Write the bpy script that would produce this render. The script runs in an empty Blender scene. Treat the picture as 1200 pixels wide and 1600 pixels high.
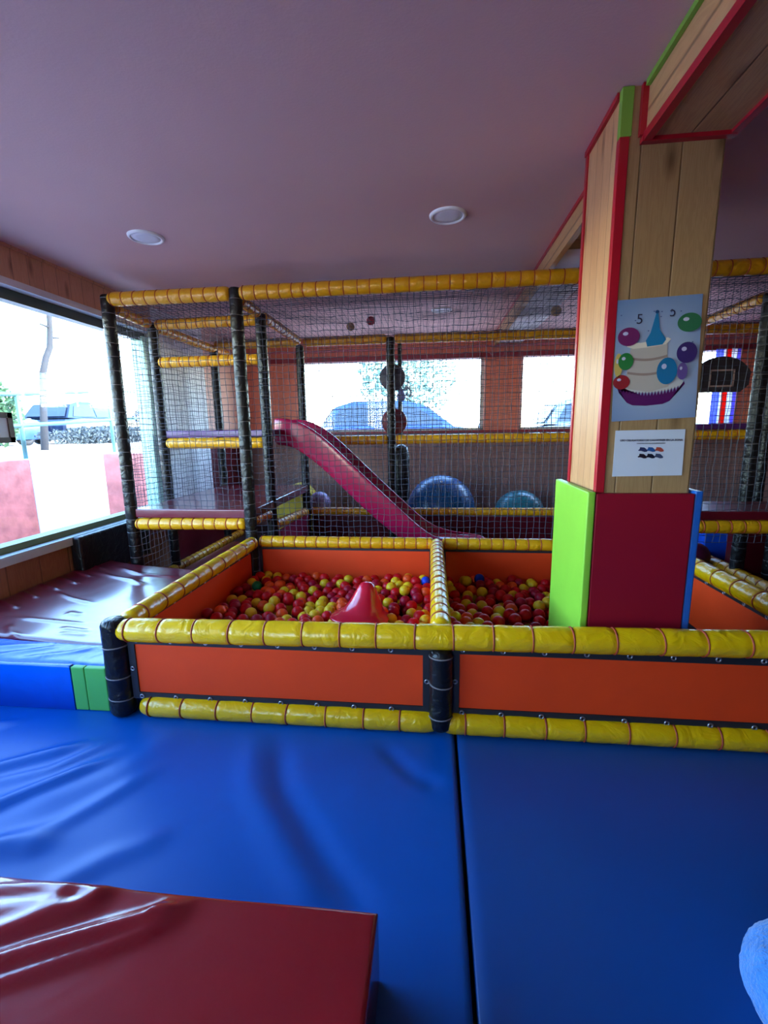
import bpy, bmesh, math, random
import numpy as np
from mathutils import Vector, Matrix, noise

random.seed(7)
S = bpy.context.scene
COL = S.collection
PI = math.pi

# ------------------------------------------------------------------ camera
cam_d = bpy.data.cameras.new('camera')
cam = bpy.data.objects.new('camera', cam_d)
COL.objects.link(cam)
cam_d.sensor_fit = 'VERTICAL'
cam_d.sensor_height = 36.0
cam_d.sensor_width = 27.0
cam_d.lens = 36.0 * 710.0 / 1600.0
cam_d.clip_start = 0.02
cam_d.clip_end = 300
_f = 710.0
vy = Vector((678 - 600, 670 - 800, _f)).normalized()
vx = Vector((6030 + 600, -(769 - 800), -_f)).normalized()
vx = (vx - vy * vx.dot(vy)).normalized()
vz = vx.cross(vy)
if vz[1] > 0:
    vz = -vz
right = Vector((vx[0], vy[0], vz[0]))
down = Vector((vx[1], vy[1], vz[1]))
fwd = Vector((vx[2], vy[2], vz[2]))
m = Matrix.Identity(4)
for i in range(3):
    m[i][0] = right[i]
    m[i][1] = -down[i]
    m[i][2] = -fwd[i]
m[2][3] = 1.3
cam.matrix_world = m
S.camera = cam

# ------------------------------------------------------------------ view, world, sun
S.view_settings.view_transform = 'Standard'
S.view_settings.look = 'None'
S.view_settings.gamma = 1.0
S.view_settings.use_curve_mapping = False
S.view_settings.exposure = 2.0
W = bpy.data.worlds.new('sky')
S.world = W
W.use_nodes = True
wn = W.node_tree.nodes
wl = W.node_tree.links
bg = wn['Background']
sky = wn.new('ShaderNodeTexSky')
sky.sky_type = 'NISHITA'
sky.sun_disc = False
sky.sun_elevation = math.radians(48)
sky.sun_rotation = math.radians(80)
sky.air_density = 1.0
sky.dust_density = 0.3
sky.ozone_density = 1.0
hs = wn.new('ShaderNodeHueSaturation')
hs.inputs['Saturation'].default_value = 1.12
wl.new(sky.outputs[0], hs.inputs['Color'])
wl.new(hs.outputs[0], bg.inputs['Color'])
bg.inputs['Strength'].default_value = 0.95
sun_d = bpy.data.lights.new('sun', 'SUN')
sun_d.energy = 9.0
sun_d.angle = math.radians(0.6)
sun_d.color = (1.0, 0.95, 0.88)
sun = bpy.data.objects.new('sun', sun_d)
COL.objects.link(sun)
sun.rotation_euler = Vector((1.0, -0.12, 0.70)).to_track_quat('Z', 'Y').to_euler()
sun.location = (12, 0, 14)
# window portals guide the daylight through the wall openings
def portal(loc, rot, sx, sy):
    d = bpy.data.lights.new('window_portal', 'AREA')
    d.shape = 'RECTANGLE'
    d.size, d.size_y = sx, sy
    d.cycles.is_portal = True
    o = bpy.data.objects.new('window_portal', d)
    COL.objects.link(o)
    o.location = loc
    o.rotation_euler = rot
portal((-2.86, 1.9, 1.42), (0, -PI / 2, 0), 1.75, 5.0)
portal((0.7, 6.52, 1.78), (-PI / 2, 0, 0), 6.0, 1.1)
portal((-1.9, -2.62, 1.45), (PI / 2, 0, 0), .8, 1.9)  # for the added opening behind the camera
S.cycles.max_bounces = 8
S.cycles.diffuse_bounces = 5
S.cycles.glossy_bounces = 4
S.cycles.transparent_max_bounces = 12
S.cycles.caustics_reflective = False
S.cycles.caustics_refractive = False
S.cycles.sample_clamp_indirect = 6.0
S.cycles.use_denoising = True

# ------------------------------------------------------------------ materials
def srgb(r, g, b):
    def c(v):
        v /= 255.0
        return v / 12.92 if v <= 0.04045 else ((v + 0.055) / 1.055) ** 2.4
    return (c(r), c(g), c(b), 1.0)

MATS = {}
def nm(name):
    mt = bpy.data.materials.new(name)
    mt.use_nodes = True
    nt = mt.node_tree
    return mt, nt, nt.nodes, nt.links, nt.nodes['Principled BSDF']

def plain(name, col, rough=0.5, metal=0.0, var=0.06, scale=8.0, bump=0.0, bscale=60.0, spec=0.5, coat=0.0, sheen=0.0):
    if name in MATS:
        return MATS[name]
    mt, nt, n, l, p = nm(name)
    geo = n.new('ShaderNodeTexCoord')
    tx = n.new('ShaderNodeTexNoise')
    tx.inputs['Scale'].default_value = scale
    tx.inputs['Detail'].default_value = 4
    l.new(geo.outputs['Object'], tx.inputs['Vector'])
    hsv = n.new('ShaderNodeHueSaturation')
    hsv.inputs['Color'].default_value = col
    mr = n.new('ShaderNodeMapRange')
    mr.inputs['From Min'].default_value = 0.3
    mr.inputs['From Max'].default_value = 0.7
    mr.inputs['To Min'].default_value = 1 - var
    mr.inputs['To Max'].default_value = 1 + var
    l.new(tx.outputs['Fac'], mr.inputs['Value'])
    l.new(mr.outputs[0], hsv.inputs['Value'])
    l.new(hsv.outputs[0], p.inputs['Base Color'])
    p.inputs['Roughness'].default_value = rough
    p.inputs['Metallic'].default_value = metal
    p.inputs['Specular IOR Level'].default_value = spec
    p.inputs['Coat Weight'].default_value = coat
    p.inputs['Coat Roughness'].default_value = 0.12
    p.inputs['Sheen Weight'].default_value = sheen
    if bump:
        t2 = n.new('ShaderNodeTexNoise')
        t2.inputs['Scale'].default_value = bscale
        t2.inputs['Detail'].default_value = 3
        l.new(geo.outputs['Object'], t2.inputs['Vector'])
        b = n.new('ShaderNodeBump')
        b.inputs['Strength'].default_value = bump
        b.inputs['Distance'].default_value = 0.01
        l.new(t2.outputs['Fac'], b.inputs['Height'])
        l.new(b.outputs[0], p.inputs['Normal'])
    MATS[name] = mt
    return mt

def planks(name, ca, cb, axis='Y', along='Z', width=0.11, rough=0.45, knots=True, groove=0.55, off=0.0):
    """tongue and groove boards: `axis` is the direction across the boards, `along` their length."""
    if name in MATS:
        return MATS[name]
    mt, nt, n, l, p = nm(name)
    tc = n.new('ShaderNodeTexCoord')
    sep = n.new('ShaderNodeSeparateXYZ')
    l.new(tc.outputs['Object'], sep.inputs[0])
    def M(op, a, b=None, c=None):
        k = n.new('ShaderNodeMath')
        k.operation = op
        for i, v in enumerate((a, b, c)):
            if v is None:
                continue
            if isinstance(v, (int, float)):
                k.inputs[i].default_value = v
            else:
                l.new(v, k.inputs[i])
        return k.outputs[0]
    u = M('DIVIDE', M('SUBTRACT', sep.outputs[axis], off), width)
    fl = M('FLOOR', u)
    fr = M('FRACT', u)
    d = M('MINIMUM', fr, M('SUBTRACT', 1.0, fr))
    gr = n.new('ShaderNodeMapRange')
    gr.inputs['From Min'].default_value = 0.0
    gr.inputs['From Max'].default_value = 0.035
    gr.interpolation_type = 'SMOOTHSTEP'
    l.new(d, gr.inputs['Value'])
    v = sep.outputs[along]
    comb = n.new('ShaderNodeCombineXYZ')
    l.new(M('MULTIPLY', u, 3.0), comb.inputs[0])
    l.new(M('MULTIPLY', v, 1.5), comb.inputs[1])
    l.new(M('MULTIPLY', fl, 7.31), comb.inputs[2])
    nz = n.new('ShaderNodeTexNoise')
    nz.inputs['Scale'].default_value = 1.6
    nz.inputs['Detail'].default_value = 5
    nz.inputs['Distortion'].default_value = 0.6
    l.new(comb.outputs[0], nz.inputs['Vector'])
    wv = n.new('ShaderNodeMath')
    wv.operation = 'SINE'
    l.new(M('MULTIPLY', nz.outputs['Fac'], 55.0), wv.inputs[0])
    g01 = M('MULTIPLY_ADD', wv.outputs[0], 0.5, 0.5)
    wn_ = n.new('ShaderNodeTexWhiteNoise')
    wn_.noise_dimensions = '1D'
    l.new(fl, wn_.inputs['W'])
    mix = n.new('ShaderNodeMix')
    mix.data_type = 'RGBA'
    mix.inputs['A'].default_value = ca
    mix.inputs['B'].default_value = cb
    l.new(M('ADD', M('MULTIPLY', g01, 0.45), M('MULTIPLY', wn_.outputs['Value'], 0.45)), mix.inputs['Factor'])
    col = mix.outputs['Result']
    if knots:
        c2 = n.new('ShaderNodeCombineXYZ')
        l.new(M('MULTIPLY', u, 1.0), c2.inputs[0])
        l.new(M('MULTIPLY', v, 2.6), c2.inputs[1])
        l.new(M('MULTIPLY', fl, 3.3), c2.inputs[2])
        vo = n.new('ShaderNodeTexVoronoi')
        vo.inputs['Scale'].default_value = 1.0
        vo.inputs['Randomness'].default_value = 1.0
        l.new(c2.outputs[0], vo.inputs['Vector'])
        kr = n.new('ShaderNodeMapRange')
        kr.inputs['From Min'].default_value = 0.04
        kr.inputs['From Max'].default_value = 0.21
        kr.inputs['To Min'].default_value = 0.75
        kr.inputs['To Max'].default_value = 0.0
        l.new(vo.outputs['Distance'], kr.inputs['Value'])
        mk = n.new('ShaderNodeMix')
        mk.data_type = 'RGBA'
        l.new(kr.outputs[0], mk.inputs['Factor'])
        l.new(col, mk.inputs['A'])
        mk.inputs['B'].default_value = (cb[0] * .32, cb[1] * .25, cb[2] * .2, 1)
        col = mk.outputs['Result']
    mg = n.new('ShaderNodeMix')
    mg.data_type = 'RGBA'
    gm = M('MULTIPLY_ADD', gr.outputs[0], groove, 1 - groove)
    l.new(gm, mg.inputs['Factor'])
    mg.inputs['A'].default_value = (cb[0] * .1, cb[1] * .08, cb[2] * .07, 1)
    l.new(col, mg.inputs['B'])
    l.new(mg.outputs['Result'], p.inputs['Base Color'])
    b = n.new('ShaderNodeBump')
    b.inputs['Strength'].default_value = 0.5
    b.inputs['Distance'].default_value = 0.004
    l.new(gr.outputs[0], b.inputs['Height'])
    l.new(b.outputs[0], p.inputs['Normal'])
    p.inputs['Roughness'].default_value = rough
    MATS[name] = mt
    return mt

def vinyl(name, col, rough=0.32, wr=0.25, wscale=5.0, coat=0.0, spec=0.5):
    if name in MATS:
        return MATS[name]
    mt, nt, n, l, p = nm(name)
    tc = n.new('ShaderNodeTexCoord')
    big = n.new('ShaderNodeTexNoise')
    big.inputs['Scale'].default_value = wscale
    big.inputs['Detail'].default_value = 3
    big.inputs['Distortion'].default_value = 0.8
    fine = n.new('ShaderNodeTexVoronoi')
    fine.inputs['Scale'].default_value = 420
    l.new(tc.outputs['Object'], big.inputs['Vector'])
    l.new(tc.outputs['Object'], fine.inputs['Vector'])
    b1 = n.new('ShaderNodeBump')
    b1.inputs['Strength'].default_value = wr
    b1.inputs['Distance'].default_value = 0.02
    l.new(big.outputs['Fac'], b1.inputs['Height'])
    b2 = n.new('ShaderNodeBump')
    b2.inputs['Strength'].default_value = 0.06
    b2.inputs['Distance'].default_value = 0.001
    l.new(fine.outputs['Distance'], b2.inputs['Height'])
    l.new(b1.outputs[0], b2.inputs['Normal'])
    l.new(b2.outputs[0], p.inputs['Normal'])
    hsv = n.new('ShaderNodeHueSaturation')
    hsv.inputs['Color'].default_value = col
    mr = n.new('ShaderNodeMapRange')
    mr.inputs['To Min'].default_value = 0.88
    mr.inputs['To Max'].default_value = 1.1
    l.new(big.outputs['Fac'], mr.inputs['Value'])
    l.new(mr.outputs[0], hsv.inputs['Value'])
    l.new(hsv.outputs[0], p.inputs['Base Color'])
    p.inputs['Roughness'].default_value = rough
    p.inputs['Specular IOR Level'].default_value = spec
    p.inputs['Coat Weight'].default_value = coat
    p.inputs['Coat Roughness'].default_value = 0.15
    MATS[name] = mt
    return mt

def glass_mat():
    mt, nt, n, l, p = nm('window_glass')
    n.remove(p)
    tr = n.new('ShaderNodeBsdfTransparent')
    tr.inputs['Color'].default_value = (0.93, 0.97, 0.97, 1)
    gl = n.new('ShaderNodeBsdfGlossy')
    gl.inputs['Roughness'].default_value = 0.02
    gl.inputs['Color'].default_value = (1, 1, 1, 1)
    lw = n.new('ShaderNodeLayerWeight')
    lw.inputs['Blend'].default_value = 0.5
    pw = n.new('ShaderNodeMath')
    pw.operation = 'POWER'
    pw.inputs[1].default_value = 5.0
    l.new(lw.outputs['Facing'], pw.inputs[0])
    fr = n.new('ShaderNodeMath')
    fr.operation = 'MULTIPLY_ADD'
    fr.inputs[1].default_value = 0.45
    fr.inputs[2].default_value = 0.02
    l.new(pw.outputs[0], fr.inputs[0])
    mx = n.new('ShaderNodeMixShader')
    l.new(fr.outputs[0], mx.inputs[0])
    l.new(tr.outputs[0], mx.inputs[1])
    l.new(gl.outputs[0], mx.inputs[2])
    l.new(mx.outputs[0], n['Material Output'].inputs['Surface'])
    return mt

M_ceil = plain('bounce_tinted_ceiling', (0.70, 0.43, 0.42, 1), 0.75, var=0.03, scale=1.5, bump=0.08, bscale=90)  # pink bounce light from the red surfaces is tinted into the colour
M_pine_shaded = planks('shaded_pine_boards_across_x', srgb(170, 138, 98), srgb(150, 116, 78), 'X', 'Z', 0.142, off=.743)  # pillar front: same pine, its shade darkened into the colour
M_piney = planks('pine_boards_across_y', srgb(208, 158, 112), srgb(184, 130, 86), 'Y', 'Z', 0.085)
M_pine_beam = planks('pine_boards_along_beam', srgb(206, 160, 108), srgb(180, 132, 84), 'X', 'Y', 0.15)
M_pine_beamside = planks('pine_boards_along_beam_side', srgb(206, 160, 108), srgb(184, 138, 92), 'Z', 'Y', 0.30, knots=True)
M_pinkwood = planks('reddish_wood_boards', srgb(216, 164, 134), srgb(194, 140, 112), 'Y', 'Z', 0.12)
M_hazedwoodx = planks('hazed_reddish_boards_x', srgb(236, 138, 110), srgb(222, 122, 98), 'X', 'Z', 0.11, knots=False)  # reddish wood, brightened in colour to imitate the window haze
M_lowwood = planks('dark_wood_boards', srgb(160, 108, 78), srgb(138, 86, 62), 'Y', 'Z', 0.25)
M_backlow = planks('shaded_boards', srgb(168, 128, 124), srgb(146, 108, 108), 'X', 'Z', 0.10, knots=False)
M_white = plain('white_paint', (0.78, 0.77, 0.80, 1), 0.6, var=0.03)
M_redtrim = plain('red_trim_paint', srgb(174, 18, 40), 0.35, var=0.06)
M_greentrim = plain('green_trim_paint', srgb(122, 170, 62), 0.45, var=0.06)
M_glass = glass_mat()
M_frame = plain('dark_green_frame', srgb(52, 66, 58), 0.4)
M_sill = plain('pale_sill', srgb(196, 204, 206), 0.35)
M_olive = plain('olive_seal', srgb(96, 98, 52), 0.5)
M_plastic = plain('white_plastic', (0.85, 0.85, 0.88, 1), 0.35, var=0.01)
M_yel = vinyl('yellow_vinyl', srgb(234, 184, 6), 0.26, 0.45, 14.0, coat=0.3)
M_yelup = vinyl('amber_vinyl', srgb(224, 160, 16), 0.34, 0.5, 16.0, coat=0.1)
M_blk = vinyl('black_vinyl', srgb(20, 19, 22), 0.36, 0.5, 18.0, spec=0.35)
M_orange = vinyl('orange_vinyl', srgb(236, 70, 22), 0.5, 0.12, 3.0, spec=0.3)
M_band = vinyl('black_webbing', srgb(34, 34, 40), 0.5, 0.15, 10.0)
M_tie = plain('brown_red_cord', srgb(168, 62, 30), 0.6)
M_rope = plain('grey_cord', srgb(120, 112, 112), 0.7)
M_net = plain('net_cord', srgb(64, 68, 84), 0.6, spec=0.4)
M_netlight = plain('pale_net_cord', srgb(150, 146, 150), 0.6)
M_metal = plain('grommet_metal', srgb(170, 170, 178), 0.3, metal=0.9)
M_blue = vinyl('blue_vinyl', srgb(0, 88, 176), 0.38, 0.10, 2.2, spec=0.3)
M_blue2 = vinyl('blue_vinyl_b', srgb(0, 74, 146), 0.42, 0.06, 2.0, spec=0.45)
M_bluebright = vinyl('bright_blue_vinyl', srgb(0, 100, 226), 0.26, 0.3, 7.0)
M_redmat = vinyl('crimson_vinyl', srgb(136, 4, 20), 0.26, 0.2, 4.0, coat=.6)
M_maroon = vinyl('maroon_vinyl', srgb(108, 6, 36), 0.32, 0.22, 5.0, coat=1.0)
M_dkmaroon = vinyl('dark_maroon_vinyl', srgb(92, 10, 26), 0.32, 0.2, 5.0)
M_padred = vinyl('burgundy_vinyl', srgb(138, 8, 36), 0.55, 0.05, 3.0, spec=0.25)
M_lime = vinyl('lime_vinyl', srgb(134, 196, 58), 0.42, 0.08, 4.0)
M_greenfoam = vinyl('green_vinyl', srgb(84, 178, 84), 0.5, 0.1, 6.0)
M_slide = plain('magenta_slide_plastic', srgb(172, 20, 72), 0.25, var=0.03, coat=0.4)
M_rubberblue = plain('blue_rubber', srgb(10, 92, 160), 0.3, var=0.03)
M_rubberteal = plain('teal_rubber', srgb(20, 120, 140), 0.3, var=0.03)
M_purple = vinyl('purple_vinyl', srgb(84, 40, 110), 0.3, 0.2, 6.0)
M_floor = plain('dark_floor', srgb(52, 40, 44), 0.6)

# ------------------------------------------------------------------ helpers
def tag(o, label=None, cat=None, group=None, kind=None):
    if label:
        o['label'] = label
    if cat:
        o['category'] = cat
    if group:
        o['group'] = group
    if kind:
        o['kind'] = kind
    return o

def empty(name, loc, label=None, cat=None, group=None):
    o = bpy.data.objects.new(name, None)
    o.empty_display_size = 0.1
    COL.objects.link(o)
    o.location = loc
    return tag(o, label, cat, group)

def link_mesh(name, me, mat, parent=None, loc=None):
    """meshes are written in world coordinates; a child of an Empty is shifted back by the Empty's place"""
    o = bpy.data.objects.new(name, me)
    COL.objects.link(o)
    if mat is not None and len(me.materials) == 0:
        for mm in (mat if isinstance(mat, (list, tuple)) else [mat]):
            me.materials.append(mm)
    if parent is not None:
        o.parent = parent
        if parent.type == 'EMPTY':
            o.location = -Vector(parent.location)
    if loc is not None:
        o.location = loc
    return o

def done(name, bm, mat, parent=None, smooth=False, loc=None):
    bmesh.ops.recalc_face_normals(bm, faces=bm.faces[:])
    me = bpy.data.meshes.new(name)
    bm.to_mesh(me)
    bm.free()
    if smooth:
        for p in me.polygons:
            p.use_smooth = True
    return link_mesh(name, me, mat, parent, loc)

def obox(name, a, b, mat, parent=None, bev=0.0, seg=2):
    """box between two corners as its own object; bevelled when bev > 0. Top-level boxes get their origin in the middle of their base."""
    bm = bmesh.new()
    add_box(bm, a, b)
    if bev > 0:
        bmesh.ops.bevel(bm, geom=bm.edges[:], offset=bev, segments=seg, profile=0.6, affect='EDGES')
    o = done(name, bm, mat, parent, smooth=False)
    if bev > 0:
        for p in o.data.polygons:
            p.use_smooth = p.area < 1e9
        me = o.data
        for p in me.polygons:
            p.use_smooth = True
        md = o.modifiers.new('wn', 'WEIGHTED_NORMAL')
        md.keep_sharp = True
    return o

def add_box(bm, a, b):
    x0, y0, z0 = (min(a[i], b[i]) for i in range(3))
    x1, y1, z1 = (max(a[i], b[i]) for i in range(3))
    v = [bm.verts.new(c) for c in ((x0, y0, z0), (x1, y0, z0), (x1, y1, z0), (x0, y1, z0), (x0, y0, z1), (x1, y0, z1), (x1, y1, z1), (x0, y1, z1))]
    for f in ((0, 3, 2, 1), (4, 5, 6, 7), (0, 1, 5, 4), (1, 2, 6, 5), (2, 3, 7, 6), (3, 0, 4, 7)):
        bm.faces.new([v[i] for i in f])

def add_prism(bm, pts, d):
    """extrude polygon pts (3d, planar) by vector d"""
    d = Vector(d)
    a = [bm.verts.new(p) for p in pts]
    b = [bm.verts.new(Vector(p) + d) for p in pts]
    n = len(pts)
    bm.faces.new(a)
    bm.faces.new(b[::-1])
    for i in range(n):
        bm.faces.new((a[i], a[(i + 1) % n], b[(i + 1) % n], b[i]))

def frame_of(d):
    d = d.normalized()
    up = Vector((0, 0, 1)) if abs(d.z) < 0.95 else Vector((0, 1, 0))
    s = d.cross(up).normalized()
    return s, s.cross(d).normalized()

def add_tube(bm, pts, radii, seg=12, cap=True, closed=False):
    pts = [Vector(p) for p in pts]
    if isinstance(radii, (int, float)):
        radii = [radii] * len(pts)
    rings = []
    n = len(pts)
    for i, p in enumerate(pts):
        if closed:
            d = pts[(i + 1) % n] - pts[i - 1]
        else:
            d = pts[min(i + 1, n - 1)] - pts[max(i - 1, 0)]
        d = d.normalized()
        if i == 0:
            s, t = frame_of(d)
        else:
            s = (s - d * s.dot(d)).normalized()
            t = s.cross(d).normalized()
        rings.append([bm.verts.new(p + (s * math.cos(2 * PI * k / seg) + t * math.sin(2 * PI * k / seg)) * radii[i]) for k in range(seg)])
    rng = range(n) if closed else range(n - 1)
    for i in rng:
        a, b = rings[i], rings[(i + 1) % n]
        for k in range(seg):
            bm.faces.new((a[k], a[(k + 1) % seg], b[(k + 1) % seg], b[k]))
    if cap and not closed:
        bm.faces.new(rings[0][::-1])
        bm.faces.new(rings[-1])
    return rings

def add_lathe(bm, prof, center, seg=24, axis=Vector((0, 0, 1))):
    """prof: (radius, height) pairs"""
    s, t = frame_of(axis)
    c = Vector(center)
    axis = axis.normalized()
    rings = []
    for r, h in prof:
        if r < 1e-6:
            rings.append([bm.verts.new(c + axis * h)])
        else:
            rings.append([bm.verts.new(c + axis * h + (s * math.cos(2 * PI * k / seg) + t * math.sin(2 * PI * k / seg)) * r) for k in range(seg)])
    for a, b in zip(rings, rings[1:]):
        for k in range(seg):
            k2 = (k + 1) % seg
            if len(a) == 1 and len(b) == 1:
                continue
            if len(a) == 1:
                bm.faces.new((a[0], b[k2], b[k]))
            elif len(b) == 1:
                bm.faces.new((a[k], a[k2], b[0]))
            else:
                bm.faces.new((a[k], a[k2], b[k2], b[k]))

def torus_mesh(name, R, r, seg=20, rs=6):
    bm = bmesh.new()
    pts = [(R * math.cos(2 * PI * i / seg), R * math.sin(2 * PI * i / seg), 0) for i in range(seg)]
    rings = []
    for i in range(seg):
        a = 2 * PI * i / seg
        u = Vector((math.cos(a), math.sin(a), 0))
        rings.append([bm.verts.new(u * (R + r * math.cos(2 * PI * k / rs)) + Vector((0, 0, r * math.sin(2 * PI * k / rs)))) for k in range(rs)])
    for i in range(seg):
        a, b = rings[i], rings[(i + 1) % seg]
        for k in range(rs):
            bm.faces.new((a[k], b[k], b[(k + 1) % rs], a[(k + 1) % rs]))
    bmesh.ops.recalc_face_normals(bm, faces=bm.faces[:])
    me = bpy.data.meshes.new(name)
    bm.to_mesh(me)
    bm.free()
    for p in me.polygons:
        p.use_smooth = True
    return me

TIE_CACHE = {}
def place_ring(name, parent, pos, axis, R, r, mat):
    key = (name, round(R, 4), round(r, 4), mat.name)
    if key not in TIE_CACHE:
        me = torus_mesh(name, R, r)
        me.materials.append(mat)
        TIE_CACHE[key] = me
    o = bpy.data.objects.new(name, TIE_CACHE[key])
    COL.objects.link(o)
    o.parent = parent
    o.location = pos if parent.type != 'EMPTY' else Vector(pos) - Vector(parent.location)
    o.rotation_mode = 'QUATERNION'
    o.rotation_quaternion = Vector(axis).to_track_quat('Z', 'Y')
    return o

def padded(name, p0, p1, r, pitch, mat, parent, tie=M_tie, tname='cord_tie', off=None, taper=0.03, seg=16, tr=0.0035, dip=0.06, ties=True):
    """foam-covered tube laced with cord: round padding pinched where each tie goes round it"""
    p0, p1 = Vector(p0), Vector(p1)
    L = (p1 - p0).length
    u = (p1 - p0) / L
    off = pitch * 0.35 if off is None else off
    tp = []
    t = off
    while t < L - 0.01:
        tp.append(t)
        t += pitch * random.uniform(0.93, 1.07)
    ts = set([0, L])
    for e in (0.004, 0.012, 0.022, taper, taper * 1.5):
        ts.add(e)
        ts.add(L - e)
    for q in tp:
        for e in (-0.025, -0.012, -0.005, 0, 0.005, 0.012, 0.025):
            if 0 < q + e < L:
                ts.add(q + e)
    k = 0.0
    while k < L:
        ts.add(k)
        k += 0.03
    ts = sorted(ts)
    bm = bmesh.new()
    s_, t_ = frame_of(u)
    rings = []
    for q in ts:
        rr = r
        for w in tp:
            rr *= 1 - dip * math.exp(-((q - w) / 0.011) ** 2)
        e = min(q, L - q)
        if e < taper:
            rr *= 0.45 + 0.55 * math.sqrt(max(0, 1 - (1 - e / taper) ** 2))
        ring = []
        for k in range(seg):
            a = 2 * PI * k / seg
            d = s_ * math.cos(a) + t_ * math.sin(a)
            w = p0 + u * q + d * rr
            rr2 = rr * (1 + 0.035 * noise.noise(w * 17.0) + 0.015 * noise.noise(w * 45))
            ring.append(bm.verts.new(p0 + u * q + d * rr2))
        rings.append(ring)
    for a, b in zip(rings, rings[1:]):
        for k in range(seg):
            bm.faces.new((a[k], a[(k + 1) % seg], b[(k + 1) % seg], b[k]))
    bm.faces.new(rings[0][::-1])
    bm.faces.new(rings[-1])
    o = done(name, bm, mat, parent, smooth=True)
    if ties:
        for w in tp:
            ax = (u + s_ * random.uniform(-.08, .08)).normalized()
            place_ring(tname, o, p0 + u * w, ax, r * (1 - dip * 0.7), tr, tie)
    return o

def net_mesh(name, org, eu, ev, lu, lv, pitch, rad, mat, parent, sag=0.012, seedv=0.0):
    """knotted square mesh hung in the plane org + u*eu + v*ev, with every cord a thin four-sided tube"""
    org, eu, ev = Vector(org), Vector(eu).normalized(), Vector(ev).normalized()
    nn = eu.cross(ev)
    nu, nv = max(1, round(lu / pitch)), max(1, round(lv / pitch))
    P = np.zeros((nu + 1, nv + 1, 3))
    for i in range(nu + 1):
        for j in range(nv + 1):
            q = org + eu * (lu * i / nu) + ev * (lv * j / nv)
            k = Vector((i * .55 + seedv, j * .55, seedv))
            k2 = Vector((i * .09 + seedv, j * .09, 5.0))
            edge = min(1, min(i, nu - i) / 3, min(j, nv - j) / 3)
            q = q + eu * (noise.noise(k) * pitch * .22) + ev * (noise.noise(k + Vector((9, 4, 1))) * pitch * .28) + nn * (noise.noise(k2) * sag * edge)
            P[i, j] = q
    V, F = [], []
    def cord(pts, a, b):
        base = len(V)
        for p in pts:
            for d in (a, b, -a, -b):
                V.append(tuple(Vector(p) + d * rad))
        for i in range(len(pts) - 1):
            for k in range(4):
                F.append((base + i * 4 + k, base + i * 4 + (k + 1) % 4, base + i * 4 + 4 + (k + 1) % 4, base + i * 4 + 4 + k))
    for j in range(nv + 1):
        cord(P[:, j], nn, ev)
    for i in range(nu + 1):
        cord(P[i, :], nn, eu)
    me = bpy.data.meshes.new(name)
    me.from_pydata(V, [], F)
    me.update()
    return link_mesh(name, me, mat, parent)

def seg_dist(X, Y, pts):
    D = np.full(X.shape, 1e9)
    T = np.zeros(X.shape)
    n = len(pts) - 1
    for i in range(n):
        ax, ay = pts[i]
        bx, by = pts[i + 1]
        dx, dy = bx - ax, by - ay
        t = np.clip(((X - ax) * dx + (Y - ay) * dy) / (dx * dx + dy * dy), 0, 1)
        d = np.hypot(X - ax - t * dx, Y - ay - t * dy)
        m_ = d < D
        D = np.where(m_, d, D)
        T = np.where(m_, (i + t) / n, T)
    return D, T

def make_mat(name, x0, x1, y0, y1, z0, z1, mat, res, ridges=(), rad=0.02, wav=0.002, parent=None, wsc=2.0, wdir=(1, 1), tilt=0.0, puff=0.0):
    """soft foam mat: top surface with folds, rounded rim and closed sides"""
    nx, ny = max(2, int((x1 - x0) / res)), max(2, int((y1 - y0) / res))
    xs = np.unique(np.concatenate([np.linspace(x0, x1, nx + 1), [x0 + rad * k for k in (.05, .2, .5)], [x1 - rad * k for k in (.05, .2, .5)]]))
    ys = np.unique(np.concatenate([np.linspace(y0, y1, ny + 1), [y0 + rad * k for k in (.05, .2, .5)], [y1 - rad * k for k in (.05, .2, .5)]]))
    X, Y = np.meshgrid(xs, ys, indexing='ij')
    Z = np.full(X.shape, float(z1)) + tilt * (0.5 - (X - x0) / (x1 - x0))
    Z += puff * (np.exp(-(X - x0) / .38) - .25)
    for pts, w, h in ridges:
        D, T = seg_dist(X, Y, pts)
        taper = np.clip(np.minimum(T, 1 - T) * 5 + 0.15, 0, 1)
        Z += h * taper * np.exp(-(D / w) ** 2)
    for i in range(X.shape[0]):
        for j in range(X.shape[1]):
            Z[i, j] += wav * noise.noise(Vector((X[i, j] * wsc * wdir[0], Y[i, j] * wsc * wdir[1], z1 * 3 + x0)))
    E = np.minimum(np.minimum(X - x0, x1 - X), np.minimum(Y - y0, y1 - Y))
    e = np.clip(E / rad, 0, 1)
    Z -= rad * (1 - np.sqrt(np.clip(1 - (1 - e) ** 2, 0, 1)))
    a, b = X.shape
    V = [(X[i, j], Y[i, j], Z[i, j]) for i in range(a) for j in range(b)]
    F = [(i * b + j, (i + 1) * b + j, (i + 1) * b + j + 1, i * b + j + 1) for i in range(a - 1) for j in range(b - 1)]
    loop = [(i, 0) for i in range(a)] + [(a - 1, j) for j in range(1, b)] + [(i, b - 1) for i in range(a - 2, -1, -1)] + [(0, j) for j in range(b - 2, 0, -1)]
    base = len(V)
    for i, j in loop:
        V.append((X[i, j], Y[i, j], z0))
    n = len(loop)
    for k in range(n):
        i, j = loop[k]
        i2, j2 = loop[(k + 1) % n]
        F.append((i * b + j, base + k, base + (k + 1) % n, i2 * b + j2))
    F.append(tuple(base + k for k in range(n))[::-1])
    me = bpy.data.meshes.new(name)
    me.from_pydata(V, [], F)
    me.update()
    for p in me.polygons[:-1]:
        p.use_smooth = True
    return link_mesh(name, me, mat, parent)

def struct(o):
    o['kind'] = 'structure'
    return o

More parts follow.
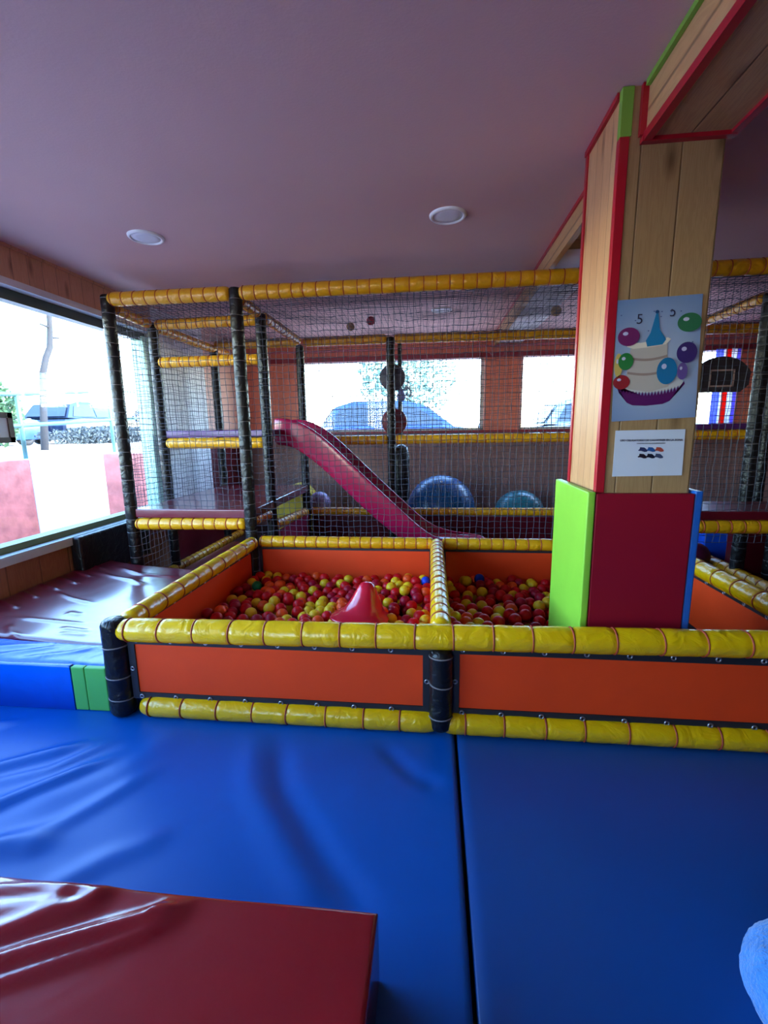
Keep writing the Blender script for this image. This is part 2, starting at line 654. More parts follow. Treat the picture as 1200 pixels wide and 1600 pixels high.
# ------------------------------------------------------------------ room shell
XL, XR, YB, YF, ZC = -2.70, 4.3, 6.30, -2.4, 2.49
struct(obox('floor', (XL - .2, YF - .2, -.16), (XR + .2, YB + .2, -.06), M_floor))
struct(obox('ceiling', (XL - .2, YF - .2, ZC), (XR + .2, YB + .2, ZC + .3), M_ceil))
# left wall: low boarding, header boarding, pier beyond the window
def wall_left():
    bm = bmesh.new()
    add_box(bm, (XL - .22, YF, -.1), (XL, 4.34, .49))
    struct(done('wall_left', bm, M_lowwood))
    bm = bmesh.new()
    add_box(bm, (XL - .22, YF, 2.27), (XL, 4.34, ZC))
    struct(done('wall_left', bm, M_pinkwood))
    bm = bmesh.new()
    add_box(bm, (XL - .22, 4.34, .62), (XL, 5.32, ZC))
    struct(done('wall_left', bm, M_white))
    bm = bmesh.new()
    add_box(bm, (XL - .22, 4.34, -.1), (XL, 5.32, .62))
    struct(done('wall_left', bm, M_dkmaroon))
    bm = bmesh.new()
    add_box(bm, (XL - .22, 5.32, 1.18), (XL, YB, ZC))
    struct(done('wall_left', bm, plain('rosy_paint', srgb(232, 186, 170), .6, var=.03)))
    bm = bmesh.new()
    add_box(bm, (XL - .22, 5.32, -.1), (XL, YB, 1.18))
    struct(done('wall_left', bm, M_dkmaroon))
    bm = bmesh.new()
    add_box(bm, (XL - .22, YF, -.1), (XL, -.6, ZC))
    o = struct(done('wall_left', bm, M_white))
    o.location.x = 0.003
wall_left()
# header lighter ledge and dark blind box / frame of the left window
struct(obox('trim_1', (XL - .21, -1.6, 2.236), (XL + .012, 4.34, 2.28), M_white))  # white colour stands in for outside light on the ledge underside
struct(obox('trim_2', (XL - .02, YF, ZC - .018), (XL + .014, 4.34, ZC), M_pinkwood))
wf = empty('window_1', (XL, 1.3, .5))
wf['kind'] = 'structure'
def win_bars(parent, boxes, mat, name='window_frame'):
    bm = bmesh.new()
    for a, b in boxes:
        add_box(bm, a, b)
    return done(name, bm, mat, parent)
win_bars(wf, [((XL - .14, -1.6, 2.165), (XL - .06, 4.34, 2.235)), ((XL - .14, -1.6, .56), (XL - .06, -1.53, 2.2))], M_frame)
win_bars(wf, [((XL - .16, 4.24, .56), (XL - .04, 4.335, 2.2))], plain('pale_green_jamb', srgb(170, 212, 200), .3), 'jamb')
win_bars(wf, [((XL - .16, -1.6, .545), (XL - .045, 4.34, .59))], M_olive, 'bottom_seal')
win_bars(wf, [((XL - .20, -1.6, .485), (XL + .03, 4.34, .545))], M_sill, 'window_sill')
bm = bmesh.new()
add_box(bm, (XL - .104, -1.55, .59), (XL - .098, 4.29, 2.17))
done('pane', bm, M_glass, wf)

# back wall: low boarding, head, two piers, three windows
W1, W2, W3 = (-1.84, .66), (1.12, 2.70), (2.86, 3.76)
ZS, ZT = 1.275, 2.235
def back():
    y0, y1 = YB, YB + .2
    for nme, a, b, mt in (
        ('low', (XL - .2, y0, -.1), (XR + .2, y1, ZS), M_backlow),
        ('head', (XL - .2, y0, ZT), (XR + .2, y1, ZC), M_hazedwoodx)):
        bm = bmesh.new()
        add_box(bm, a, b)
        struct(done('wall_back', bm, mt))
    for x0, x1 in ((XL - .2, W1[0]), (W1[1], W2[0]), (W2[1], W3[0]), (W3[1], XR + .2)):
        bm = bmesh.new()
        add_box(bm, (x0, y0, ZS), (x1, y1, ZT))
        struct(done('wall_back', bm, M_hazedwoodx))
    k = 2
    for x0, x1 in (W1, W2, W3):
        w = empty('window_%d' % k, ((x0 + x1) / 2, y0, ZS))
        w['kind'] = 'structure'
        k += 1
        win_bars(w, [((x0, y0 + .08, ZS), (x0 + .045, y0 + .13, ZT)), ((x1 - .045, y0 + .08, ZS), (x1, y0 + .13, ZT)),
                     ((x0, y0 + .08, ZT - .03), (x1, y0 + .13, ZT)), ((x0, y0 + .08, ZS), (x1, y0 + .13, ZS + .03))], M_sill)
        bm = bmesh.new()
        add_box(bm, (x0 + .045, y0 + .102, ZS + .03), (x1 - .045, y0 + .108, ZT - .03))
        done('pane', bm, M_glass, w)
    # sill shelf with red front edge, red head trim
    struct(obox('trim_3', (XL, y0 - .05, ZS - .035), (XR, y0 + .08, ZS), plain('crimson_shelf', srgb(150, 40, 56), .4)))
    struct(obox('trim_4', (XL, y0 - .012, ZS - .12), (XR, y0, ZS - .09), plain('pink_trim', srgb(214, 120, 130), .4)))
    struct(obox('trim_5', (XL, y0 - .02, ZT - .03), (XR, y0, ZT + .03), plain('crimson_shelf', srgb(150, 40, 56), .4)))
    struct(obox('trim_6', (XL, y0 - .015, ZT + .10), (XR, y0, ZT + .125), plain('pink_trim', srgb(214, 120, 130), .4)))
back()
struct(obox('wall_right', (XR, YF, -.1), (XR + .2, YB, ZC), M_dkmaroon))
# wall behind the camera (unseen), with an opening added to brighten the room
bm = bmesh.new()
add_box(bm, (XL - .2, YF - .2, -.1), (XR + .2, YF, .5))
add_box(bm, (XL - .2, YF - .2, 2.4), (XR + .2, YF, ZC))
add_box(bm, (XL - .2, YF - .2, .5), (-2.2, YF, 2.4))
add_box(bm, (-1.5, YF - .2, .5), (XR + .2, YF, 2.4))
struct(done('wall_front', bm, M_piney))

# ------------------------------------------------------------------ pillar and ceiling beams
PX0, PX1, PY0, PY1 = .67, 1.028, 1.95, 2.34
bm = bmesh.new()
add_box(bm, (PX0, PY0, -.05), (PX1, PY1, ZC))
o = done('pillar', bm, [M_pine_shaded, M_piney])
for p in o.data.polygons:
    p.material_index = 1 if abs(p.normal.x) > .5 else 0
o['kind'] = 'structure'
struct(obox('trim_7', (PX0 - .006, PY0 - .006, 1.03), (PX0 + .028, PY0 + .024, 2.33), M_redtrim, bev=.002))
struct(obox('trim_8', (PX0 - .006, PY0 - .006, 2.33), (PX0 + .034, PY0 + .024, ZC - .001), M_greentrim, bev=.002))
struct(obox('trim_9', (PX0 - .007, PY1 - .02, 1.0), (PX0 + .01, PY1 + .006, ZC - .001), M_redtrim))
struct(obox('trim_10', (PX0 - .014, PY0 + .024, ZC - .022), (PX0 - .001, PY1, ZC - .001), M_redtrim))
# beam running from the pillar over the camera
BX0, BX1, BZ = .748, 1.05, 2.315
bm = bmesh.new()
add_box(bm, (BX0, YF, BZ), (BX1, PY0 - .001, ZC - .001))
o = done('beam', bm, [M_pine_beam, M_pine_beamside])
for p in o.data.polygons:
    p.material_index = 1 if abs(p.normal.x) > .5 else 0
o['kind'] = 'structure'
struct(obox('trim_11', (BX0 - .008, YF, BZ - .012), (BX0 + .02, PY0 - .002, BZ + .018), M_redtrim))
struct(obox('trim_12', (BX1 - .02, YF, BZ - .012), (BX1 + .008, PY0 - .002, BZ + .018), M_redtrim))
struct(obox('trim_13', (BX0 - .012, PY0 - .026, BZ - .014), (BX1, PY0 - .001, BZ + .004), M_redtrim))
struct(obox('trim_14', (BX0 - .02, PY0 - .02, BZ + .01), (BX0 + .004, PY0 - .001, ZC - .002), M_redtrim))
struct(obox('trim_15', (BX0 - .016, YF, ZC - .02), (BX0 - .001, PY0 - .03, ZC - .001), M_greentrim))
# fascia board behind the pillar with the soffit on its far side
bm = bmesh.new()
add_box(bm, (.765, PY1 + .007, 2.352), (.80, YB, ZC - .001))
o = done('beam', bm, [M_pine_beam, M_pine_beamside])
for p in o.data.polygons:
    p.material_index = 1 if abs(p.normal.x) > .5 else 0
o['kind'] = 'structure'
struct(obox('trim_16', (.754, PY1 + .007, ZC - .02), (.7645, YB, ZC - .001), M_redtrim))
struct(obox('trim_17', (.801, PY1 + .007, 2.375), (1.12, 3.15, ZC - .001), M_lowwood))
struct(obox('trim_18', (.801, 3.151, 2.375), (1.12, YB, ZC - .001), M_white))

# ------------------------------------------------------------------ downlights
for (x, y), lab in (((-1.77, 2.885), 'round white recessed ceiling light on the left, nearest the big side window'),
                    ((.073, 2.857), 'round white recessed ceiling light in the open ceiling near the wooden pillar'),
                    ((.071, 4.95), 'round white ceiling light seen above the roof net of the climbing frame')):
    e = empty('ceiling_light', (x, y, ZC), lab, 'ceiling light')
    bm = bmesh.new()
    add_lathe(bm, [(.083, -.006), (.088, -.013), (.096, -.013), (.104, -.007), (.106, .0)], (x, y, ZC - .0), 40)
    done('bezel', bm, M_plastic, e, True)
    bm = bmesh.new()
    add_lathe(bm, [(0, -.0085), (.05, -.0085), (.084, -.0065), (.084, -.001), (0, -.001)], (x, y, ZC), 40)
    done('diffuser', bm, plain('frosted_diffuser', (.82, .82, .9, 1), .5, var=.01), e, True)

# ------------------------------------------------------------------ floor mats
R = lambda pts, w, h: (pts, w, h)
blueridges = [
    R([(-2.12, 1.26), (-1.79, 1.37), (-1.42, 1.60)], .028, .022),
    R([(-1.90, 1.08), (-1.55, 1.24), (-1.27, 1.52)], .030, .024),
    R([(-1.68, 1.00), (-1.42, 1.08), (-1.2, 1.14)], .040, .020),
    R([(-2.4, 1.50), (-2.2, 1.58), (-1.9, 1.70)], .025, .018),
    R([(-1.75, 1.30), (-1.5, 1.42), (-1.35, 1.62)], .022, .010),
    R([(-1.55, 1.00), (-1.25, 1.20), (-1.05, 1.50)], .035, .010),
    R([(-1.15, .95), (-1.0, 1.1), (-.85, 1.2)], .04, .010),
    R([(-.66, 1.70), (-.55, 1.43), (-.30, 1.14), (-.13, .97)], .045, -.014),
    R([(-.78, 1.70), (-.68, 1.43), (-.44, 1.14), (-.28, .97)], .05, .010),
    R([(-.22, 1.70), (-.07, 1.53), (.04, 1.48)], .035, -.012),
    R([(-1.1, 1.7), (-1.2, 1.45), (-1.5, 1.2)], .07, .009),
]
make_mat('floor_mat', XL + .01, .094, -1.7, 2.4, -.06, 0.0, M_blue, .02, blueridges, .012, .004, wsc=2.5, wdir=(1.0, .5))
tag(bpy.data.objects['floor_mat'], 'creased blue vinyl floor mat left of the dark seam', 'floor mat')
o = make_mat('floor_mat', .104, 2.6, -1.7, 2.4, -.06, -.003, M_blue2, .04, [], .012, .003, wsc=2.0)
tag(o, 'smooth blue vinyl floor mat right of the dark seam', 'floor mat')
redr = [
    R([(-.560, .835), (-.66, .79), (-.87, .70), (-1.12, .58)], .020, .022),
    R([(-.57, .80), (-.69, .735), (-.88, .645), (-1.10, .53)], .012, .013),
    R([(-.77, .852), (-.83, .805), (-.95, .74), (-1.12, .66)], .024, .018),
    R([(-1.12, .815), (-.95, .84), (-.78, .845)], .014, .012),
    R([(-.62, .835), (-.655, .80)], .009, .008),
    R([(-1.3, .70), (-1.08, .755), (-.92, .80), (-.86, .83)], .03, .014),
    R([(-1.3, .62), (-1.05, .64), (-.95, .69)], .03, .012),
    R([(-.55, .55), (-.75, .45)], .04, .006),
]
o = make_mat('crash_mat', -1.55, -.123, -.3, .862, .003, .2, M_redmat, .012, redr, .010, .006, wsc=2.2)
tag(o, 'thick glossy red crash mat lying on the blue mat, nearest the viewer', 'crash mat')
# raised mats left of the pit
stepr = [R([(-2.28, 2.09), (-2.26, 2.03), (-2.2, 1.95)], .02, -.004)]
o = make_mat('step_block', XL + .01, -1.52, 1.832, 2.035, 0.0, .232, M_bluebright, .014,
             [R([(-2.6, 1.86), (-2.3, 1.90), (-2.0, 2.0)], .02, .008), R([(-2.2, 1.83), (-1.9, 1.98)], .015, .007), R([(-2.5, 2.0), (-2.35, 1.86)], .015, .006), R([(-2.0, 1.85), (-1.8, 1.92), (-1.72, 2.0)], .015, .006)], .022, .006, wsc=6, tilt=.03)
tag(o, 'bright blue padded step block with creased top at the left wall', 'foam block')
o = make_mat('step_block', XL + .01, -1.70, 1.80, 1.829, 0.0, .226, M_bluebright, .014, [], .008, .0)
tag(o, 'thin bright blue front cover of the padded step, left of the green foam', 'foam block')
gm = empty('foam_block', (-1.62, 1.9, 0), 'pair of green foam pieces on the step front beside the black corner post', 'foam block')
obox('pad', (-1.695, 1.80, .002), (-1.628, 1.828, .222), M_greenfoam, gm, bev=.006)
obox('pad', (-1.626, 1.80, .002), (-1.52, 1.828, .222), M_greenfoam, gm, bev=.006)
mr = []
for pts, w, h in (([(-2.37, 2.16), (-2.29, 2.09), (-2.2, 2.045)], .014, .010),
                  ([(-2.49, 2.62), (-2.34, 2.57), (-2.16, 2.53)], .014, .009),
                  ([(-2.2, 2.38), (-2.1, 2.36)], .02, .006), ([(-2.42, 2.25), (-2.2, 2.26), (-1.98, 2.26)], .012, .006),
                  ([(-2.08, 2.19), (-1.9, 2.18)], .014, .007), ([(-2.04, 2.13), (-1.88, 2.14)], .012, .006),
                  ([(-2.5, 3.2), (-2.2, 3.1), (-1.9, 3.12)], .02, .012), ([(-2.6, 3.05), (-2.2, 2.98), (-2.05, 2.9)], .02, .008),
                  ([(-2.68, 2.4), (-2.5, 2.35)], .012, .012), ([(-2.68, 2.55), (-2.52, 2.51)], .012, .012),
                  ([(-2.68, 2.7), (-2.5, 2.66)], .012, .012), ([(-2.68, 2.85), (-2.48, 2.8)], .012, .012),
                  ([(-2.68, 3.0), (-2.5, 2.95)], .012, .012), ([(-2.68, 3.15), (-2.52, 3.12)], .012, .010)):
    mr.append((pts, w, h))
o = make_mat('crash_mat', XL + .012, -1.52, 2.045, 3.33, 0.0, .232, M_maroon, .013, mr, .022, .007, wsc=3.0, tilt=.02, puff=.075)
tag(o, 'long glossy raised mat by the side window reflecting the blue daylight', 'crash mat')
o = obox('wall_pad', (XL + .002, 3.02, .2), (XL + .09, 3.84, .545), M_blk, None, bev=.02)
tag(o, 'black padded cover on the low wall beneath the side window', 'wall pad')

# ------------------------------------------------------------------ ball pit enclosure
pit = empty('ball_pit_enclosure', (0.05, 1.8, 0), 'low ball pit fence of yellow padded rails, black posts and orange panels', 'ball pit')
RR = .054
FY, BY = 1.80, 3.385
XA, XM, XZ = -1.45, .035, 1.60
# rails along x
padded('padded_rail', (XA + .02, FY, .420), (XZ + .02, FY, .458), RR, .166, M_yel, pit, off=.06, taper=.09)
padded('padded_rail', (XA + .10, FY, .048), (XM - .005, FY, .046), .050, .166, M_yel, pit, off=.05, taper=.08)
padded('padded_rail', (XM + .005, FY, .046), (XZ + .02, FY, .044), .050, .17, M_yel, pit, off=.10, taper=.05)
# rear rails
padded('padded_rail', (-1.37, BY, .440), (XM - .03, BY, .440), .046, .088, M_yelup, pit, off=.02, taper=.03)
padded('padded_rail', (XM + .03, BY, .440), (XZ, BY, .440), .046, .088, M_yelup, pit, off=.02, taper=.03)
# rails in depth
padded('padded_rail', (XA + .02, FY + .06, .43), (-1.41, BY - .04, .44), .05, .165, M_yel, pit, off=.1)
padded('padded_rail', (XM, FY + .05, .445), (XM - .01, BY - .03, .445), .047, .10, M_yel, pit, off=.1)
padded('padded_rail', (XZ, FY + .05, .45), (XZ + .01, BY - .04, .44), .052, .165, M_yel, pit, off=.1)
# posts
def pit_post(x, y, z0, z1, r, zs, ropes=True):
    o = padded('post', (x, y, z0), (x, y, z1), r, 9, M_blk, pit, off=8, taper=.03)
    for z in zs:
        place_ring('rope_tie', o, Vector((x, y, z)), Vector((random.uniform(-.08, .08), random.uniform(-.1, .1), 1)), r * 1.0, .0035, M_rope)
    return o
pit_post(XA + .005, FY, .0, .475, .056, (.09, .20, .345))
pit_post(XM, FY - .012, .02, .392, .050, (.085, .235, .36))
pit_post(XZ, FY, .0, .43, .055, (.1, .25))
pit_post(XM - .005, BY, .0, .42, .042, (.2, .3))
pit_post(XZ, BY, .0, .43, .05, (.2,))
# vinyl banner panels with webbing borders and eyelets
def panel(p0, p1, z0, z1, nrm, border=.032, eye=.166, eyes=True, side_eyes=True):
    p0, p1, nrm = Vector(p0), Vector(p1), Vector(nrm).normalized()
    L = (p1 - p0).length
    u = (p1 - p0) / L
    bm = bmesh.new()
    nx, nz = 24, 8
    fr, bk = [], []
    for i in range(nx + 1):
        a, b = [], []
        for j in range(nz + 1):
            q = p0 + u * (L * i / nx) + Vector((0, 0, z0 + (z1 - z0) * j / nz))
            w = noise.noise(Vector((q.x * 2.2 + q.z * 3, q.y * 2.2, q.z * 3))) * .006 * math.sin(PI * i / nx) ** .5
            a.append(bm.verts.new(q + nrm * (.002 + w)))
            b.append(bm.verts.new(q + nrm * (-.002 + w)))
        fr.append(a)
        bk.append(b)
    for i in range(nx):
        for j in range(nz):
            bm.faces.new((fr[i][j], fr[i + 1][j], fr[i + 1][j + 1], fr[i][j + 1]))
            bm.faces.new((bk[i][j], bk[i][j + 1], bk[i + 1][j + 1], bk[i + 1][j]))
    o = done('side_panel', bm, M_orange, pit, True)
    bm = bmesh.new()
    def strip(a, b, za, zb):
        c = [p0 + u * a, p0 + u * b]
        t = nrm * .008
        v = [bm.verts.new(Vector((c[i].x, c[i].y, z)) + s * t) for s in (-1, 1) for (i, z) in ((0, za), (1, za), (1, zb), (0, zb))]
        for f in ((0, 3, 2, 1), (4, 5, 6, 7), (0, 1, 5, 4), (1, 2, 6, 5), (2, 3, 7, 6), (3, 0, 4, 7)):
            bm.faces.new([v[k] for k in f])
    strip(0, L, z0, z0 + border)
    strip(0, L, z1 - border, z1)
    strip(0, border, z0 + border, z1 - border)
    strip(L - border, L, z0 + border, z1 - border)
    done('webbing_border', bm, M_band, o)
    if eyes:
        def eyelet(q):
            place_ring('eyelet', o, q, nrm, .0085, .0035, M_metal)
        k = .045
        while k < L - .01:
            for z in (z0 + .014, z1 - .012):
                q = p0 + u * k
                eyelet(Vector((q.x, q.y, z)) + nrm * .010)
            k += eye
        if side_eyes:
            for k in (.014, L - .014):
                q = p0 + u * k
                eyelet(Vector((q.x, q.y, (z0 + z1) / 2)) + nrm * .010)
    return o
panel((XA + .065, FY, 0), (XM - .045, FY, 0), .085, .388, (0, -1, 0))
panel((XM + .045, FY, 0), (XZ - .05, FY, 0), .085, .400, (0, -1, 0))
panel((-1.375, BY - .01, 0), (XM - .04, BY - .01, 0), .06, .405, (0, -1, 0), border=.024, eyes=False)
panel((XM + .035, BY - .01, 0), (XZ - .05, BY - .01, 0), .06, .405, (0, -1, 0), border=.024, eyes=False)
panel((XA + .012, FY + .07, 0), (-1.42, BY - .06, 0), .05, .392, (1, 0, 0), border=.024, eyes=True, side_eyes=False)
panel((XZ, FY + .06, 0), (XZ + .005, BY - .06, 0), .05, .400, (-1, 0, 0), border=.024, eyes=True, side_eyes=False)
panel((XM, FY + .07, 0), (XM, BY - .06, 0), .05, .40, (-1, 0, 0), border=.024, eyes=False)
o = make_mat('pit_floor_pad', XA + .05, XZ - .04, 2.405, BY - .05, -.06, .02, M_dkmaroon, .2, [], .01, 0)
tag(o, 'dark red padded floor beneath the plastic balls of the pit', 'floor mat')

# ------------------------------------------------------------------ pillar padding
pp = empty('pillar_padding', (.85, 2.1, -.003), 'tall padded sleeve of lime, burgundy and blue panels round the wooden pillar', 'pillar pad')
obox('front_pad', (PX0 - .01, PY0 - .034, -.003), (PX1 + .010, PY0 - .004, 1.030), M_padred, pp, bev=.006)
obox('side_pad', (PX0 - .045, PY0 - .036, -.003), (PX0 - .012, PY1 + .075, 1.037), M_lime, pp, bev=.007)
o = obox('side_pad', (PX1 + .012, PY0 - .030, -.003), (PX1 + .042, PY1 + .05, 1.04), vinyl('pad_blue', srgb(28, 96, 190), .4, .08), pp, bev=.006)
o['label'] = 'narrow blue side pad'

# ------------------------------------------------------------------ play balls
BR = .0375
ball_me = {}
cols = {'red': srgb(200, 8, 22), 'crimson': srgb(164, 4, 40), 'yellow': srgb(230, 190, 30), 'orange': srgb(236, 84, 26), 'green': srgb(10, 120, 66), 'blue': srgb(14, 60, 190)}
def ball_mesh(c):
    if c not in ball_me:
        bm = bmesh.new()
        bmesh.ops.create_icosphere(bm, subdivisions=3, radius=BR)
        me = bpy.data.meshes.new('play_ball')
        bm.to_mesh(me)
        bm.free()
        for p in me.polygons:
            p.use_smooth = True
        me.materials.append(plain('ball_plastic_' + c, cols[c], .42, var=.05, scale=30, spec=.3, bump=.05, bscale=40))
        ball_me[c] = me
    return ball_me[c]
rb = random.Random(21)
spots = []
def free(x, y, dmin):
    for a in spots:
        if (a[0] - x) ** 2 + (a[1] - y) ** 2 < dmin * dmin:
            return False
    return True
tries = 0
while tries < 60000:
    tries += 1
    x = rb.uniform(XA + .075, XZ - .06)
    y = rb.uniform(1.87, BY - .07)
    if abs(x - XM) < .055 or x > 1.12:
        continue
    if PX0 - .045 - .042 < x < PX1 + .042 + .042 and PY0 - .036 - .042 < y < PY1 + .075 + .042:
        continue
    if ((x + .42) ** 2 + (y - 2.56) ** 2) < .135 ** 2:
        continue
    if free(x, y, .069):
        spots.append((x, y))
def vis_key(s):
    x, y = s
    hid = y < 2.33 or (x > .62 and y > PY0) 
    return (hid, y)
spots.sort(key=vis_key)
def zz(x, y):
    return .175 + .035 * noise.noise(Vector((x * 3, y * 3, 2.0))) + rb.uniform(-.012, .016)
solo = spots[:300]
rest = spots[300:]
def rcol():
    t = rb.random()
    return 'red' if t < .38 else 'crimson' if t < .60 else 'yellow' if t < .87 else 'orange'
words = {'red': 'red', 'crimson': 'crimson', 'yellow': 'yellow', 'orange': 'orange'}
for k, (x, y) in enumerate(solo):
    c = rcol()
    o = bpy.data.objects.new('play_ball', ball_mesh(c))
    COL.objects.link(o)
    o.location = (x, y, zz(x, y))
    o.rotation_euler = (rb.uniform(0, 6), rb.uniform(0, 6), 0)
    side = 'left' if x < XM else 'right'
    tag(o, '%s plastic play ball among many in the %s half of the pit' % (words[c], side), 'ball', '%s balls in the %s half of the ball pit' % (words[c], side))
# two odd colours the photo singles out
def recolour(px, py, c, lab):
    best = min((ob for ob in COL.objects if ob.name.startswith('play_ball') and 'group' in ob), key=lambda ob: (ob.location.x - px) ** 2 + (ob.location.y - py) ** 2)
    best.data = ball_mesh(c)
    best.location.z += .02
    del best['group']
    best['label'] = lab
recolour(-1.29, 3.0, 'green', 'only green plastic ball, at the left side of the pit')
recolour(-.07, 3.2, 'blue', 'blue plastic ball just left of the middle rail of the pit')
recolour(.33, 3.25, 'blue', 'blue plastic ball in the right half of the pit near the rear panel')
Vs, Fs, Mi = [], [], []
bm = bmesh.new()
bmesh.ops.create_icosphere(bm, subdivisions=2, radius=BR)
bv = np.array([v.co[:] for v in bm.verts])
bf = [[v.index for v in f.verts] for f in bm.faces]
bm.free()
under = []
for x, y in spots:
    if rb.random() < .95:
        under.append((x + rb.uniform(-.03, .03), y + rb.uniform(-.03, .03), rb.uniform(.095, .12)))
cl = list(('red', 'crimson', 'yellow', 'orange'))
lay = [(x, y, zz(x, y)) for x, y in rest] + [u for u in under if abs(u[0] - XM) > .05 and XA + .07 < u[0] < XZ - .05 and 1.86 < u[1] < BY - .06 and not (PX0 - .09 < u[0] < PX1 + .09 and PY0 - .08 < u[1] < PY1 + .12)]
for q in lay:
    base = len(Vs)
    c = cl.index(rcol())
    Vs.extend([tuple(v + np.array(q)) for v in bv])
    for f in bf:
        Fs.append([base + i for i in f])
        Mi.append(c)
me = bpy.data.meshes.new('play_balls_below')
me.from_pydata(Vs, [], Fs)
for c in cl:
    ball_mesh(c)
    me.materials.append(ball_me[c].materials[0])
for p, i in zip(me.polygons, Mi):
    p.material_index = i
    p.use_smooth = True
o = link_mesh('play_ball_filling', me, None)
tag(o, 'red, yellow and orange ball filling under and behind the top balls', 'ball', kind='stuff')

# red funnel-shaped toy lying on the balls
bm = bmesh.new()
ax = Vector((.10, .05, 1)).normalized()
prof = [(0, .185), (.018, .184), (.034, .174), (.048, .150), (.064, .115), (.082, .075), (.105, .040), (.135, .018), (.165, .010), (.172, .004), (.165, .000), (.13, .008), (.10, .030), (.076, .065), (.058, .105), (.042, .140), (.02, .165), (0, .170)]
prof = [(r * 1.18, h * 1.12) for r, h in prof]
add_lathe(bm, prof, (-.41, 2.56, .20), 40, ax)
for v in bm.verts:
    if v.co.x < -.50 and v.co.z < .26:
        v.co.z -= (-.50 - v.co.x) * .12
        v.co.y -= (-.50 - v.co.x) * .4
    if v.co.x > -.32 and v.co.z < .25:
        v.co.x = -.32 + (v.co.x + .32) * .55
o = done('plastic_cone', bm, plain('red_translucent_plastic', srgb(206, 22, 50), .2, var=.03, coat=.5), None, True)
tag(o, 'large red plastic cone with a flared rim lying on the balls', 'toy')

# ------------------------------------------------------------------ climbing frame
cf = empty('climbing_frame', (0, 4.2, -.06), 'indoor climbing frame of black padded posts, amber rails and netting behind the ball pit', 'climbing frame')
TR = .050
ZR = 2.285
def tall(x, y, z0, z1, r=.047):
    return padded('post', (x, y, z0), (x, y, z1), r, .105, M_blk, cf, tie=M_rope, tname='rope_tie', off=.05, taper=.02, dip=.04, tr=.0022)
tall(-2.435, BY, -.06, 2.32)
tall(-1.435, BY, -.06, 2.325)
tall(1.55, BY + .09, -.06, 2.3)
tall(2.55, BY, -.06, 2.3)
tall(-2.435, 3.93, -.06, 2.24, .045)
tall(-1.435, 3.86, -.06, 2.26, .045)
tall(-1.435, 4.98, -.06, 2.2, .045)
tall(-2.435, 5.05, -.06, 2.2, .045)
tall(-.462, 5.02, -.06, 2.26, .045)
tall(2.5, 3.92, -.06, 2.26, .05)
tall(3.30, 5.0, -.06, 2.26, .05)
tall(2.74, 3.9, -.06, 2.26, .05)
def rail(p0, p1, r=TR, pitch=.092, mat=None, **k):
    return padded('padded_rail', p0, p1, r, pitch, mat or M_yelup, cf, off=.03, taper=.035, **k)
rail((-2.42, BY, 2.285), (-1.47, BY, 2.285))
rail((-1.40, BY, 2.285), (1.50, BY, 2.29))
rail((1.58, BY, 2.29), (2.52, BY, 2.295))
rail((-2.435, BY + .05, 2.24), (-2.435, 3.88, 2.22), .042)
rail((-2.435, 3.97, 2.21), (-2.435, 5.4, 2.20), .042)
rail((-1.435, BY + .05, 2.26), (-1.435, 3.80, 2.25), .042)
rail((-1.435, 3.91, 2.25), (-1.435, 4.94, 2.24), .042)
rail((2.5, BY + .05, 2.26), (2.5, 3.87, 2.25), .042)
rail((2.5, 3.98, 2.25), (2.5, 4.95, 2.24), .042)
rail((-2.40, 5.02, 2.24), (-1.47, 5.02, 2.24))
rail((-1.40, 5.02, 2.24), (-.50, 5.02, 2.24))
rail((-.42, 5.02, 2.24), (3.26, 5.02, 2.22))
rail((-2.40, 3.93, 2.22), (-1.47, 3.90, 2.22), .045)
rail((-2.40, 3.93, 1.905), (-1.47, 3.90, 1.905), .046)
rail((-2.40, 3.93, 1.205), (-1.47, 3.90, 1.20), .048, ties=False)
rail((-1.40, 5.02, 1.19), (-.50, 5.02, 1.19), .05)
rail((-.42, 5.02, 1.19), (3.26, 5.02, 1.20), .05)
rail((-1.40, 5.02, .39), (-.50, 5.02, .39), .045)
rail((-.42, 5.02, .39), (3.26, 5.02, .40), .045)
rail((-2.40, BY, .575), (-1.47, BY, .583), .048)
rail((-1.435, BY + .05, .60), (-1.435, 3.80, .585), .042, mat=M_yelup)
rail((-1.435, 3.91, .46), (-1.435, 4.93, .40), .046)
rail((-2.43, 3.60, .03), (-2.42, 5.4, .045), .045)
rail((1.58, BY, .585), (2.52, BY, .59), .048)
rail((2.49, 3.45, .085), (2.49, 4.9, .085), .052, pitch=.12)
# nets
PT = .046
net_mesh('front_net', (-2.40, BY, .63), (1, 0, 0), (0, 0, 1), .94, 1.61, PT, .0019, M_net, cf, seedv=1.3)
net_mesh('front_net', (-1.39, BY, .475), (1, 0, 0), (0, 0, 1), 3.92, 1.765, PT, .0019, M_net, cf, seedv=3.1)
net_mesh('roof_net', (-2.40, BY, 2.25), (1, 0, 0), (0, 1, 0), .94, 1.62, PT, .0019, M_net, cf, sag=.03, seedv=5.7)
net_mesh('roof_net', (-1.39, BY, 2.25), (1, 0, 0), (0, 1, 0), 4.6, 1.62, PT, .0019, M_net, cf, sag=.03, seedv=8.8)
net_mesh('back_net', (-1.39, 5.05, .42), (1, 0, 0), (0, 0, 1), 4.6, 1.8, PT, .0019, M_net, cf, seedv=11.8)
net_mesh('side_net', (-2.46, BY, .63), (0, 1, 0), (0, 0, 1), 1.6, 1.58, PT, .0019, M_net, cf, seedv=14.8)
net_mesh('side_net', (-2.44, BY + .04, .04), (0, 1, 0), (0, 0, 1), .50, .50, .055, .0022, M_netlight, cf, seedv=17.8)
net_mesh('side_net', (-1.435, 3.9, .62), (0, 1, 0), (0, 0, 1), 1.08, .62, PT, .0017, M_net, cf, seedv=19.8)
